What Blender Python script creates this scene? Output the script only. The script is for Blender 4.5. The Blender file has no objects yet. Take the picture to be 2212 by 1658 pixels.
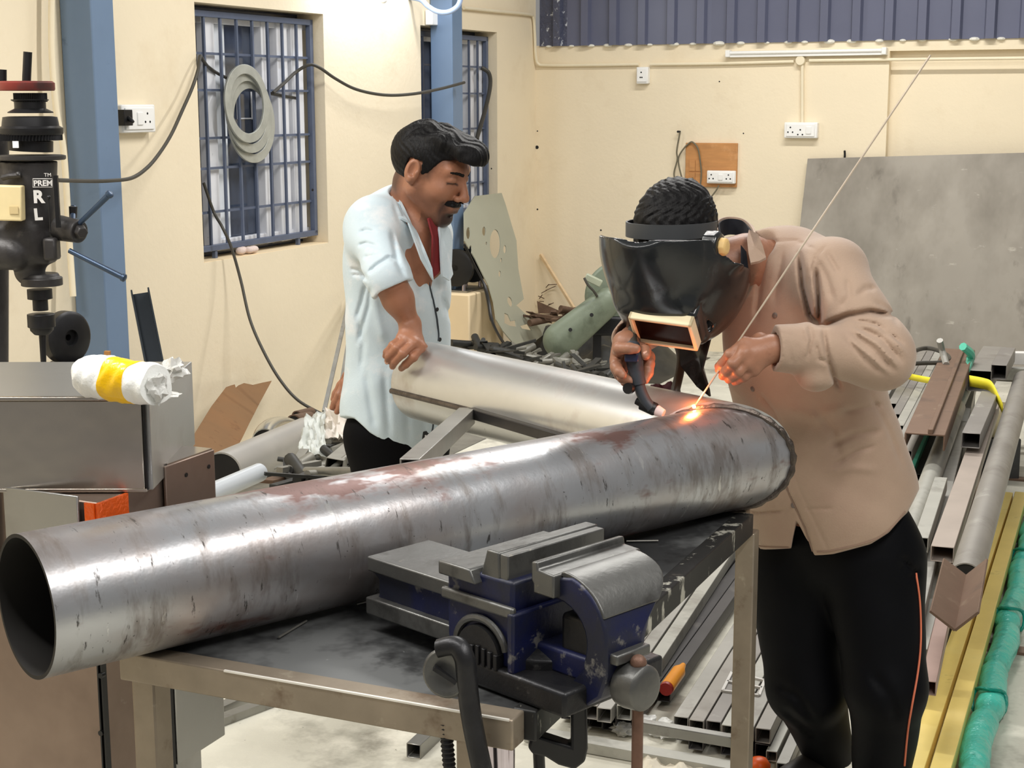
import bpy, bmesh, math, random
import numpy as np
from mathutils import Vector, Matrix, Quaternion, noise as mnoise
random.seed(7); rng = np.random.default_rng(7)
SC = bpy.context.scene
COL = SC.collection

# ---------------------------------------------------------------- camera
FPX, PIT, ROL, YAW, EYE = 3329.5, .181816, .0021508, .41914, 1.75
_cp, _sp, _cr, _sr = math.cos(PIT), math.sin(PIT), math.cos(ROL), math.sin(ROL)
CM = np.array([[_cr, -_sr, 0], [_sr, _cr, 0], [0, 0, 1]]) @ np.array([[1, 0, 0], [0, _sp, _cp], [0, _cp, -_sp]])
CC = np.array([0, 0, EYE])
cam = bpy.data.cameras.new('camera')
cam.sensor_width = 36; cam.lens = FPX * 36 / 2212; cam.clip_start = .05; cam.clip_end = 100
cam_ob = bpy.data.objects.new('camera', cam); COL.objects.link(cam_ob)
_m = Matrix.Identity(4)
for _i in range(3):
    _m[_i][0] = CM[0][_i]; _m[_i][1] = CM[1][_i]; _m[_i][2] = -CM[2][_i]; _m[_i][3] = CC[_i]
cam_ob.matrix_world = _m
SC.camera = cam_ob
# room axes: U runs along the left wall away from the camera, W runs along the back wall to the right
UX = np.array([math.sin(YAW), math.cos(YAW), 0]); WX = np.array([math.cos(YAW), -math.sin(YAW), 0])
ZX = np.array([0, 0, 1.])
WL, UB = -4.45, 10.42                       # left wall plane, back wall plane
def room(u, w, h): return UX * u + WX * w + ZX * h
def _ray(x, y): return CM.T @ np.array([(x - 1106) / FPX, -(y - 829) / FPX, 1])
def at_y(x, y, Y): r = _ray(x, y); return CC + r * (Y / r[1])
def at_h(x, y, h): r = _ray(x, y); return CC + r * ((h - EYE) / r[2])
def at_pl(x, y, n, d): r = _ray(x, y); return CC + r * ((d - CC @ n) / (r @ n))
def on_left(x, y, off=0.): return at_pl(x, y, WX, WL + off)
def on_back(x, y, off=0.): return at_pl(x, y, UX, UB - off)

# ---------------------------------------------------------------- view, world, lamps
vs = SC.view_settings
vs.view_transform = 'Standard'; vs.look = 'None'; vs.gamma = 1; vs.use_curve_mapping = False
vs.exposure = -0.12
SC.render.film_transparent = False
wd = bpy.data.worlds.new('shed_air'); SC.world = wd; wd.use_nodes = True
wd.node_tree.nodes['Background'].inputs[0].default_value = (1.0, .97, .93, 1)
wd.node_tree.nodes['Background'].inputs[1].default_value = .27
def area(name, loc, target, sx, sy, power, col):
    l = bpy.data.lights.new(name, 'AREA'); l.shape = 'RECTANGLE'; l.size = sx; l.size_y = sy
    l.energy = power; l.color = col
    o = bpy.data.objects.new(name, l); COL.objects.link(o); o.location = loc
    d = Vector(target) - Vector(loc); o.rotation_euler = d.to_track_quat('-Z', 'Y').to_euler()
    return o
# long lamp rows under the shed roof (outside the frame)
LAMPS = [
    # name, (u,w,h), axis along, length, power
    ('ceiling_lamp_row_front', (1.2, -1.9, 3.5), 'W', 2.6, 66),
    ('ceiling_lamp_row_left', (2.4, -3.2, 3.2), 'W', 1.0, 62),
    ('ceiling_lamp_row_middle', (5.6, -1.9, 3.7), 'W', 1.8, 95),
    ('ceiling_lamp_row_back', (8.3, -1.6, 3.9), 'W', 2.4, 110),
    ('ceiling_lamp_row_right', (1.7, .6, 3.2), 'U', 2.6, 78),
]
for nm, (u, w, h), ax, ln, pw in LAMPS:
    p = Vector(room(u, w, h)); a = Vector(UX if ax == 'U' else WX)
    l = bpy.data.lights.new(nm, 'AREA'); l.shape = 'RECTANGLE'; l.size = ln; l.size_y = .12
    l.energy = pw; l.color = (1.0, .975, .93)
    o = bpy.data.objects.new(nm, l); COL.objects.link(o)
    z = Vector((0, 0, 1)); y = z.cross(a)
    o.matrix_world = Matrix(((a.x, y.x, z.x, p.x), (a.y, y.y, z.y, p.y), (a.z, y.z, z.z, p.z), (0, 0, 0, 1)))
# the tube lamp on the left wall over the window, just above the frame
_p = room(7.9, WL + .14, 2.52)
o = area('wall_tube_lamp', _p, _p + WX * .6 + np.array([0, 0, -1.0]), 1.1, .05, 16, (.86, .91, 1.0))
# ---------------------------------------------------------------- materials
def lin(c):
    c = [x / 255. for x in c]
    return tuple((x / 12.92 if x <= .04045 else ((x + .055) / 1.055) ** 2.4) for x in c)
_MC = {}
def mat(name, col, rough=.6, metal=0., var=.12, scale=6., bump=0., bscale=60., spots=(), stretch=None, rvar=0., coat=0.,
        alpha=1., emit=None, trans=0., sheen=0., ior=1.45):
    """procedural surface: base colour mottled by noise, optional patches of other colours [(rgb, scale, threshold, soft, stretch)]"""
    if name in _MC: return _MC[name]
    m = bpy.data.materials.new(name); m.use_nodes = True
    nt = m.node_tree; N = nt.nodes; L = nt.links
    b = N['Principled BSDF']
    tc = N.new('ShaderNodeTexCoord'); oi = N.new('ShaderNodeObjectInfo')
    ad = N.new('ShaderNodeVectorMath'); ad.operation = 'ADD'
    rm = N.new('ShaderNodeMath'); rm.operation = 'MULTIPLY'; rm.inputs[1].default_value = 17.
    L.new(oi.outputs['Random'], rm.inputs[0])
    L.new(tc.outputs['Object'], ad.inputs[0]); L.new(rm.outputs[0], ad.inputs[1])
    def coords(st):
        if not st: return ad.outputs[0]
        mp = N.new('ShaderNodeMapping'); mp.inputs['Scale'].default_value = st[:3]
        if len(st) > 3: mp.vector_type = 'TEXTURE'; mp.inputs['Rotation'].default_value = (st[3], st[4], st[5]); mp.inputs['Scale'].default_value = [1 / s for s in st[:3]]
        L.new(ad.outputs[0], mp.inputs[0]); return mp.outputs[0]
    def tex(sc, st=None, det=4., rg=.6):
        n = N.new('ShaderNodeTexNoise'); n.inputs['Scale'].default_value = sc; n.inputs['Detail'].default_value = det; n.inputs['Roughness'].default_value = rg
        L.new(coords(st), n.inputs['Vector']); return n.outputs['Fac']
    c = lin(col)
    n0 = tex(scale, stretch)
    rp = N.new('ShaderNodeValToRGB')
    rp.color_ramp.elements[0].position = .3; rp.color_ramp.elements[1].position = .7
    rp.color_ramp.elements[0].color = (*[x * (1 - var) for x in c], 1)
    rp.color_ramp.elements[1].color = (*[min(1, x * (1 + var)) for x in c], 1)
    L.new(n0, rp.inputs[0]); cur = rp.outputs[0]
    rcur = None
    for s in spots:
        sc_, th, so = s[1], s[2], s[3]; st = s[4] if len(s) > 4 else None
        f = tex(sc_, st, 5., .65)
        r2 = N.new('ShaderNodeMapRange'); r2.inputs[1].default_value = th - so; r2.inputs[2].default_value = th + so; r2.clamp = True
        L.new(f, r2.inputs[0])
        amt = N.new('ShaderNodeMath'); amt.operation = 'MULTIPLY'; amt.inputs[1].default_value = s[5] if len(s) > 5 else 1.
        L.new(r2.outputs[0], amt.inputs[0])
        mx = N.new('ShaderNodeMix'); mx.data_type = 'RGBA'
        L.new(amt.outputs[0], mx.inputs[0]); L.new(cur, mx.inputs[6]); mx.inputs[7].default_value = (*lin(s[0]), 1)
        cur = mx.outputs[2]
        if len(s) > 6:   # roughness of the patch
            mr = N.new('ShaderNodeMix'); mr.data_type = 'FLOAT'
            L.new(amt.outputs[0], mr.inputs[0])
            if rcur is None: mr.inputs[2].default_value = rough
            else: L.new(rcur, mr.inputs[2])
            mr.inputs[3].default_value = s[6]; rcur = mr.outputs[0]
    L.new(cur, b.inputs['Base Color'])
    b.inputs['Roughness'].default_value = rough
    if rcur is not None: L.new(rcur, b.inputs['Roughness'])
    elif rvar:
        r3 = N.new('ShaderNodeMapRange'); r3.inputs[1].default_value = .3; r3.inputs[2].default_value = .7
        r3.inputs[3].default_value = max(.02, rough - rvar); r3.inputs[4].default_value = min(1, rough + rvar)
        L.new(tex(scale * 2.3, stretch), r3.inputs[0]); L.new(r3.outputs[0], b.inputs['Roughness'])
    b.inputs['Metallic'].default_value = metal
    b.inputs['IOR'].default_value = ior
    if coat: b.inputs['Coat Weight'].default_value = coat; b.inputs['Coat Roughness'].default_value = .12
    if sheen: b.inputs['Sheen Weight'].default_value = sheen
    if trans: b.inputs['Transmission Weight'].default_value = trans
    if alpha < 1: b.inputs['Alpha'].default_value = alpha
    if emit: b.inputs['Emission Color'].default_value = (*lin(emit[0]), 1); b.inputs['Emission Strength'].default_value = emit[1]
    if bump:
        bp = N.new('ShaderNodeBump'); bp.inputs['Strength'].default_value = 1.; bp.inputs['Distance'].default_value = bump
        L.new(tex(bscale, stretch), bp.inputs['Height']); L.new(bp.outputs[0], b.inputs['Normal'])
    _MC[name] = m
    return m

# ---------------------------------------------------------------- objects
_WLOC = {}
def thing(name, label, cat, loc, group=None):
    o = bpy.data.objects.new(name, None); COL.objects.link(o)
    o.empty_display_size = .05; o.location = loc; _WLOC[o] = np.array(loc, float)
    tag(o, label, cat, group); return o
def tag(o, label=None, cat=None, group=None, kind=None):
    if label: o['label'] = label
    if cat: o['category'] = cat
    if group: o['group'] = group
    if kind: o['kind'] = kind
    return o
def N3(v): v = np.array(v, float); return v / (np.linalg.norm(v) + 1e-12)
def basis(d, up=(0, 0, 1)):
    """right, up2 for direction d"""
    d = N3(d); up = np.array(up, float)
    if abs(d @ N3(up)) > .98: up = np.array([0, 1., 0]) if abs(d[1]) < .9 else np.array([1., 0, 0])
    r = N3(np.cross(d, up)); return d, r, np.cross(r, d)
class MB:
    """collects simple shapes in world coordinates and links them as one mesh object"""
    def __init__(s): s.v = []; s.f = []; s.n = 0
    def add(s, vs, fs):
        vs = np.asarray(vs, float); s.v.append(vs); s.f += [[i + s.n for i in f] for f in fs]; s.n += len(vs); return s
    def box(s, c, size, ax=None):
        c = np.array(c, float); X, Y, Z = ax if ax is not None else (np.array([1., 0, 0]), np.array([0, 1., 0]), np.array([0, 0, 1.]))
        hx, hy, hz = [q / 2 for q in size]
        vs = [c + X * (a * hx) + Y * (b * hy) + Z * (d * hz) for a in (-1, 1) for b in (-1, 1) for d in (-1, 1)]
        return s.add(vs, [[0, 1, 3, 2], [4, 6, 7, 5], [0, 4, 5, 1], [2, 3, 7, 6], [0, 2, 6, 4], [1, 5, 7, 3]])
    def rbox(s, u, w, h, du, dw, dh): return s.box(room(u, w, h), (du, dw, dh), (UX, WX, ZX))   # aligned with the room
    def bar(s, p0, p1, w, h, up=(0, 0, 1), roll=0.):
        p0, p1 = np.array(p0, float), np.array(p1, float); d, r, u = basis(p1 - p0, up)
        if roll: r, u = r * math.cos(roll) + u * math.sin(roll), u * math.cos(roll) - r * math.sin(roll)
        return s.box((p0 + p1) / 2, (np.linalg.norm(p1 - p0), w, h), (d, r, u))
    def cyl(s, p0, p1, r0, r1=None, n=24, caps=True):
        r1 = r0 if r1 is None else r1; p0, p1 = np.array(p0, float), np.array(p1, float); d, r, u = basis(p1 - p0)
        t = np.linspace(0, 2 * np.pi, n, endpoint=False); ring = np.outer(np.cos(t), r) + np.outer(np.sin(t), u)
        vs = np.vstack([p0 + ring * r0, p1 + ring * r1])
        fs = [[i, (i + 1) % n, n + (i + 1) % n, n + i] for i in range(n)]
        if caps: fs += [list(range(n))[::-1], list(range(n, 2 * n))]
        return s.add(vs, fs)
    def lathe(s, prof, p0, ax, n=32, closed=False):
        """prof [(t along axis, radius)]"""
        p0 = np.array(p0, float); d, r, u = basis(ax); t = np.linspace(0, 2 * np.pi, n, endpoint=False)
        ring = np.outer(np.cos(t), r) + np.outer(np.sin(t), u); vs = np.vstack([p0 + d * a + ring * q for a, q in prof]); m = len(prof)
        fs = [[k * n + i, k * n + (i + 1) % n, (k + 1) * n + (i + 1) % n, (k + 1) * n + i] for k in range(m - 1) for i in range(n)]
        if closed: fs += [[(m - 1) * n + i, (m - 1) * n + (i + 1) % n, (i + 1) % n, i] for i in range(n)]
        else: fs += [list(range(n))[::-1], list(range((m - 1) * n, m * n))]
        return s.add(vs, fs)
    def tube(s, path, r, n=10, closed=False, flat=1.):
        P = np.array(path, float); m = len(P); rs = np.broadcast_to(r, m)
        T = np.gradient(P, axis=0) if not closed else np.roll(P, -1, 0) - np.roll(P, 1, 0)
        T /= np.linalg.norm(T, axis=1)[:, None] + 1e-12
        _, rr, uu = basis(T[0]); t = np.linspace(0, 2 * np.pi, n, endpoint=False); vs = []
        for i in range(m):
            rr = N3(rr - T[i] * (rr @ T[i])); uu = np.cross(rr, T[i])
            vs.append(P[i] + rs[i] * (np.outer(np.cos(t), rr) + np.outer(np.sin(t), uu) * flat))
        vs = np.vstack(vs); k = m if closed else m - 1
        fs = [[i * n + j, i * n + (j + 1) % n, ((i + 1) % m) * n + (j + 1) % n, ((i + 1) % m) * n + j] for i in range(k) for j in range(n)]
        if not closed: fs += [list(range(n))[::-1], list(range((m - 1) * n, m * n))]
        return s.add(vs, fs)
    def prism(s, pts, thick, holes=()):
        """flat outline given as 3-D points (planar), extruded along its normal; holes triangulated in"""
        P = np.array(pts, float)
        nrm = np.zeros(3)
        for i in range(len(P)): nrm += np.cross(P[i], P[(i + 1) % len(P)])
        nrm = N3(nrm)
        off = nrm * thick
        if not len(holes):
            n = len(P); vs = np.vstack([P, P - off])
            return s.add(vs, [list(range(n)), list(range(n, 2 * n))[::-1]] + [[i, n + i, n + (i + 1) % n, (i + 1) % n] for i in range(n)])
        from mathutils.geometry import delaunay_2d_cdt
        c = P.mean(0); a = N3(P[1] - P[0]); b = np.cross(nrm, a)
        loops = [P] + [np.array(h, float) for h in holes]
        pts2 = []; edges = []; 
        for lp in loops:
            k0 = len(pts2); pts2 += [Vector(((q - c) @ a, (q - c) @ b)) for q in lp]; m = len(lp)
            edges += [(k0 + i, k0 + (i + 1) % m) for i in range(m)]
        v2, e2, f2, *_ = delaunay_2d_cdt(pts2, edges, [], 0, 1e-6)
        def inside(q, poly):
            r = False; j = len(poly) - 1
            for i in range(len(poly)):
                xi, yi = poly[i]; xj, yj = poly[j]
                if (yi > q[1]) != (yj > q[1]) and q[0] < (xj - xi) * (q[1] - yi) / (yj - yi) + xi: r = not r
                j = i
            return r
        polys = [[((q - c) @ a, (q - c) @ b) for q in lp] for lp in loops]
        keep = []
        for f in f2:
            q = sum((Vector(v2[i]) for i in f), Vector((0, 0))) / len(f)
            if inside(q, polys[0]) and not any(inside(q, h) for h in polys[1:]): keep.append(list(f))
        P3 = np.array([c + a * q[0] + b * q[1] for q in v2]); n = len(P3)
        fs = []
        ec = {}
        for f in keep:
            fs.append(f); fs.append([n + i for i in f][::-1])
            for i in range(len(f)): ec[(f[i], f[(i + 1) % len(f)])] = 1
        for (i, j) in list(ec):
            if (j, i) not in ec: fs.append([j, i, n + i, n + j])
        return s.add(np.vstack([P3, P3 - off]), fs)
    def ball(s, c, rad, n=16, m=10):
        c = np.array(c, float); rad = np.broadcast_to(rad, 3)
        vs = [c + rad * np.array([0, 0, 1.])]
        for i in range(1, m):
            a = math.pi * i / m
            vs += [c + rad * np.array([math.sin(a) * math.cos(b), math.sin(a) * math.sin(b), math.cos(a)]) for b in np.linspace(0, 2 * math.pi, n, endpoint=False)]
        vs.append(c - rad * np.array([0, 0, 1.])); fs = []
        for j in range(n): fs.append([0, 1 + j, 1 + (j + 1) % n])
        for i in range(m - 2):
            for j in range(n): fs.append([1 + i * n + j, 1 + (i + 1) * n + j, 1 + (i + 1) * n + (j + 1) % n, 1 + i * n + (j + 1) % n])
        k = 1 + (m - 2) * n
        for j in range(n): fs.append([k + j, len(vs) - 1, k + (j + 1) % n])
        return s.add(vs, fs)
    def build(s, name, m, parent=None, bevel=0., smooth=True, angle=40, seg=2):
        base = _WLOC.get(parent, np.zeros(3))
        me = bpy.data.meshes.new(name); V = np.vstack(s.v)
        if parent is None:                                    # a thing of one mesh keeps its origin at its base
            base = np.array([*(V[:, :2].max(0) + V[:, :2].min(0)) / 2, V[:, 2].min()])
        me.from_pydata((V - base).tolist(), [], s.f)
        bm = bmesh.new(); bm.from_mesh(me); bmesh.ops.recalc_face_normals(bm, faces=bm.faces); bm.to_mesh(me); bm.free()
        if smooth:
            me.polygons.foreach_set('use_smooth', [True] * len(me.polygons)); me.set_sharp_from_angle(angle=math.radians(angle))
        o = bpy.data.objects.new(name, me); COL.objects.link(o)
        me.materials.append(m)
        if parent is not None: o.parent = parent; _WLOC[o] = base
        else: o.location = base; _WLOC[o] = base
        if bevel:
            b = o.modifiers.new('edges', 'BEVEL'); b.width = bevel; b.segments = seg; b.limit_method = 'ANGLE'; b.angle_limit = math.radians(35)
            b.harden_normals = False
        return o
def struct(o, label=None, cat=None):
    o['kind'] = 'structure'
    if label: o['label'] = label
    if cat: o['category'] = cat
    return o
def text(name, body, m, parent, p, right, up, size, depth=.001, bold=0.):
    cu = bpy.data.curves.new(name, 'FONT'); cu.body = body; cu.size = size; cu.extrude = depth; cu.offset = bold
    cu.align_x = 'CENTER'; cu.align_y = 'CENTER'
    o = bpy.data.objects.new(name, cu)
    r, u = N3(right), N3(up); n = np.cross(r, u)
    b = np.array(p) - _WLOC.get(parent, np.zeros(3))
    mw = Matrix(((r[0], u[0], n[0], b[0]), (r[1], u[1], n[1], b[1]), (r[2], u[2], n[2], b[2]), (0, 0, 0, 1)))
    COL.objects.link(o)
    dg = bpy.context.evaluated_depsgraph_get(); me = bpy.data.meshes.new_from_object(o.evaluated_get(dg)); bpy.data.objects.remove(o)
    me.name = name; o = bpy.data.objects.new(name, me); COL.objects.link(o)
    me.materials.clear(); me.materials.append(m); o.parent = parent; o.matrix_local = mw
    return o
def copy_tree(o, parent=None):
    c = o.copy(); COL.objects.link(c)
    if parent is not None: c.parent = parent
    for ch in list(o.children): copy_tree(ch, c)
    return c
def spline(pts, n=8, closed=False):
    """Catmull-Rom through points"""
    P = np.array(pts, float); out = []; m = len(P)
    for i in range(m if closed else m - 1):
        g = (lambda k: P[k % m]) if closed else (lambda k: P[min(max(k, 0), m - 1)])
        a, b, c, d = g(i - 1), g(i), g(i + 1), g(i + 2)
        for t in np.linspace(0, 1, n, endpoint=False):
            out.append(.5 * ((2 * b) + (c - a) * t + (2 * a - 5 * b + 4 * c - d) * t * t + (3 * b - 3 * c + d - a) * t ** 3))
    if not closed: out.append(P[-1])
    return np.array(out)

# ---------------------------------------------------------------- smooth solids (signed distance, sparse surface nets)
def _smin(a, b, k):
    if k <= 0: return np.minimum(a, b)
    h = np.maximum(k - np.abs(a - b), 0) / k
    return np.minimum(a, b) - h * h * k * .25
class SDF:
    def __init__(s): s.ops = []; s.lo = np.full(3, 1e9); s.hi = np.full(3, -1e9); s.post = []
    def _op(s, kind, fn, c, R, k, grow=True):
        c = np.array(c, float); s.ops.append((kind, fn, c, R, k))
        if kind == 'u' and grow: s.lo = np.minimum(s.lo, c - R); s.hi = np.maximum(s.hi, c + R)
        return s
    def cone(s, a, b, ra, rb=None, k=.02, kind='u', sq=None):
        """round cone; sq=(axis, factor) flattens it along axis"""
        rb = ra if rb is None else rb; a = np.array(a, float); b = np.array(b, float)
        ab = b - a; l2 = ab @ ab + 1e-12; rm = max(ra, rb); 
        ax = None if sq is None else (N3(sq[0]), sq[1])
        def fn(P):
            q = P - a
            if ax is not None:
                h = np.clip(q @ ab / l2, 0, 1); e = q - h[:, None] * ab
                ea = e @ ax[0]; e = e + np.outer(ea * (1 / ax[1] - 1), ax[0])
                return (np.linalg.norm(e, axis=1) - (ra + (rb - ra) * h)) * min(1., ax[1])
            h = np.clip(q @ ab / l2, 0, 1); e = q - h[:, None] * ab
            return np.linalg.norm(e, axis=1) - (ra + (rb - ra) * h)
        return s._op(kind, fn, (a + b) / 2, math.sqrt(l2) / 2 + rm * max(1, 1 if sq is None else sq[1]), k)
    def ell(s, c, rad, ax=None, k=.02, kind='u'):
        c = np.array(c, float); rad = np.array(rad, float); A = None if ax is None else np.array([N3(a) for a in ax])
        def fn(P):
            q = P - c
            if A is not None: q = q @ A.T
            k0 = np.linalg.norm(q / rad, axis=1); k1 = np.linalg.norm(q / rad ** 2, axis=1)
            return np.where(k0 < 1e-6, -rad.min(), k0 * (k0 - 1) / np.maximum(k1, 1e-9))
        return s._op(kind, fn, c, rad.max(), k)
    def rbx(s, c, half, r, ax=None, k=.01, kind='u'):
        c = np.array(c, float); half = np.array(half, float); A = None if ax is None else np.array([N3(a) for a in ax])
        def fn(P):
            q = P - c
            if A is not None: q = q @ A.T
            q = np.abs(q) - (half - r)
            return np.linalg.norm(np.maximum(q, 0), axis=1) + np.minimum(q.max(1), 0) - r
        return s._op(kind, fn, c, np.linalg.norm(half), k)
    def half(s, p, n, k=.0):
        """keep the side n points away from"""
        p = np.array(p, float); n = N3(n); s.ops.append(('i', lambda P: (P - p) @ n, None, None, k)); return s
    def path(s, pts, r, k=.006, kind='u'):
        pts = [np.array(p, float) for p in pts]; rs = np.broadcast_to(r, len(pts))
        for i in range(len(pts) - 1): s.cone(pts[i], pts[i + 1], rs[i], rs[i + 1], k, kind)
        return s
    def disp(s, fn): s.post.append(fn); return s
    def eval_blocks(s, cen, brad, PTS):
        """cen (B,3), PTS (B,n,3)"""
        B, n, _ = PTS.shape; d = np.full((B, n), .25)
        for kind, fn, c, R, k in s.ops:
            if c is None: m = np.arange(B)
            else: m = np.nonzero(np.linalg.norm(cen - c, axis=1) < R + brad + k + .02)[0]
            if not len(m): continue
            e = fn(PTS[m].reshape(-1, 3)).reshape(len(m), n)
            if kind == 'u': d[m] = _smin(d[m], e, k)
            elif kind == 's': d[m] = -_smin(-d[m], e, k)
            else: d[m] = -_smin(-d[m], -e, k)
        for fn in s.post: d = d + fn(PTS.reshape(-1, 3)).reshape(B, n)
        return d
    def mesh(s, h, pad=.02, nb=8):
        lo = s.lo - pad; bs = h * nb; nn = np.ceil((s.hi + pad - lo) / bs).astype(int)
        g = np.stack(np.meshgrid(*[np.arange(q) for q in nn], indexing='ij'), -1).reshape(-1, 3)
        cen = lo + (g + .5) * bs; br = bs * .87
        keep = []
        for i in range(0, len(g), 20000):
            cc = cen[i:i + 20000]; d = s.eval_blocks(cc, 0.02, cc[:, None, :])[:, 0]; keep.append(np.abs(d) < br * 1.35 + .004)
        g = g[np.concatenate(keep)]; cen = lo + (g + .5) * bs
        off = np.stack(np.meshgrid(*[np.arange(nb + 1)] * 3, indexing='ij'), -1).reshape(-1, 3) * h
        n1 = nb + 1; D = np.empty((len(g), n1, n1, n1), np.float32)
        for i in range(0, len(g), 1500):
            P = lo + g[i:i + 1500, None, :] * bs + off[None]
            D[i:i + 1500] = s.eval_blocks(cen[i:i + 1500], br, P).reshape(-1, n1, n1, n1)
        S = D < 0
        dims = nn * nb + 2
        # active cells
        c8 = [S[:, a:a + nb, b:b + nb, c:c + nb] for a in (0, 1) for b in (0, 1) for c in (0, 1)]
        cnt = sum(c.astype(np.int8) for c in c8); act = (cnt > 0) & (cnt < 8)
        bi, ci, cj, ck = np.nonzero(act)
        acc = np.zeros((len(bi), 3)); num = np.zeros(len(bi))
        corner = lambda a, b, c: D[bi, ci + a, cj + b, ck + c]
        for a in (0, 1):
            for b in (0, 1):
                for ax in range(3):
                    o0 = [0, 0, 0]; o1 = [0, 0, 0]; oth = [x for x in range(3) if x != ax]
                    o0[oth[0]] = o1[oth[0]] = a; o0[oth[1]] = o1[oth[1]] = b; o1[ax] = 1
                    d0 = corner(*o0); d1 = corner(*o1); m = (d0 < 0) != (d1 < 0)
                    t = np.where(m, d0 / np.where(m, d0 - d1, 1), 0)
                    p = np.array(o0, float)[None].repeat(len(bi), 0); p[:, ax] = t
                    acc[m] += p[m]; num[m] += 1
        cell = g[bi] * nb + np.stack([ci, cj, ck], 1)
        V = lo + (cell + acc / num[:, None]) * h
        key = (cell[:, 0] * dims[1] + cell[:, 1]) * dims[2] + cell[:, 2]
        order = np.argsort(key); sk = key[order]
        F = []
        for ax in range(3):
            sl0 = [slice(0, nb)] * 3; sl1 = [slice(0, nb)] * 3; sl1[ax] = slice(1, nb + 1)
            s0 = S[(slice(None), *sl0)]; s1 = S[(slice(None), *sl1)]
            q = np.nonzero(s0 != s1)
            if not len(q[0]): continue
            fl = s0[q]; base = g[q[0]] * nb + np.stack(q[1:], 1)
            o1, o2 = [x for x in range(3) if x != ax]; idx = []
            ok = np.ones(len(base), bool)
            for da, db in ((0, 0), (1, 0), (1, 1), (0, 1)):
                cc = base.copy(); cc[:, o1] -= da; cc[:, o2] -= db
                kk = (cc[:, 0] * dims[1] + cc[:, 1]) * dims[2] + cc[:, 2]
                p = np.clip(np.searchsorted(sk, kk), 0, len(sk) - 1); ok &= sk[p] == kk; idx.append(order[p])
            Q = np.stack(idx, 1)[ok]; fl = fl[ok] ^ (ax == 1)
            Q[~fl] = Q[~fl][:, ::-1]; F.append(Q)
        return V, np.vstack(F)
    def build(s, name, m, parent=None, h=.004, keep=None, sharp=None):
        V, F = s.mesh(h)
        base = _WLOC.get(parent, np.zeros(3))
        if parent is None: base = np.array([*(V[:, :2].max(0) + V[:, :2].min(0)) / 2, V[:, 2].min()])
        me = bpy.data.meshes.new(name); nv, nf = len(V), len(F)
        me.vertices.add(nv); me.vertices.foreach_set('co', (V - base).ravel().astype(np.float32))
        me.loops.add(nf * 4); me.loops.foreach_set('vertex_index', F.ravel().astype(np.int32))
        me.polygons.add(nf); me.polygons.foreach_set('loop_start', np.arange(0, nf * 4, 4, dtype=np.int32))
        me.update(calc_edges=True); me.validate()
        me.polygons.foreach_set('use_smooth', [True] * len(me.polygons))
        if sharp: me.set_sharp_from_angle(angle=math.radians(sharp))
        me.materials.append(m)
        o = bpy.data.objects.new(name, me); COL.objects.link(o)
        if parent is not None: o.parent = parent
        else: o.location = base
        _WLOC[o] = base
        return o
# ---------------------------------------------------------------- the shed: floor, walls, windows, posts
M_wall = mat('cream_wall_paint', (242, 228, 200), rough=.75, var=.03, scale=1.3, bump=.0015, bscale=35, spots=[((226, 208, 176), 2.2, .66, .09, None, .5), ((150, 120, 80), 26., .79, .02, None, .6)])
M_cream = mat('cream_plinth_paint', (238, 216, 178), rough=.75, var=.04, scale=3)
M_floor = mat('dusty_concrete', (205, 202, 188), rough=.85, var=.10, scale=2.2, bump=.003, bscale=22, spots=[((120, 116, 104), 3.2, .62, .09, None, .75), ((236, 232, 218), 5., .6, .1, None, .7), ((70, 66, 58), 30., .72, .03, None, .9)])
M_blue = mat('grey_blue_post_paint', (110, 132, 160), rough=.45, var=.05, scale=3, spots=[((70, 88, 112), 9., .7, .04, None, .5)])
M_grille = mat('blue_grille_paint', (92, 102, 124), rough=.4, var=.1, scale=10)
M_upvc = mat('white_window_profile', (232, 234, 240), rough=.35, var=.04, scale=8, spots=[((28, 32, 44), 34., .72, .02, (1, 1, .5))])
M_glassdark = mat('dark_window_glass', (66, 76, 96), rough=.08, var=.05, scale=2, coat=.5)
M_glasswhite = mat('frosted_window_pane', (226, 232, 240), rough=.3, var=.03, scale=2)
M_clad = mat('slate_blue_cladding_sheet', (98, 102, 124), rough=.32, var=.05, scale=2, spots=[((160, 165, 185), 60., .78, .02, (1, 1, .15), .6)])
M_cladfilm = mat('cladding_under_crinkled_film', (80, 84, 104), rough=.16, var=.12, scale=7, bump=.02, bscale=16, spots=[((225, 230, 240), 24., .63, .03, (1, 1, .6, .4, .3, .2), .85)])  # white specks put the film's reflections into the colour
M_pvc = mat('cream_conduit', (240, 228, 200), rough=.4, var=.03)
M_white = mat('white_plastic', (246, 246, 244), rough=.3, var=.02)
M_black = mat('black_plastic', (22, 22, 24), rough=.4, var=.1)
M_cable = mat('black_cable_sheath', (66, 63, 56), rough=.5, var=.1)
M_cableg = mat('grey_cable_sheath', (112, 106, 88), rough=.5, var=.1)
M_hole = mat('socket_hole_dark', (30, 30, 32), rough=.8)
M_steel = mat('dull_steel', (150, 148, 142), rough=.42, metal=.85, var=.12, scale=9)

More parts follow.
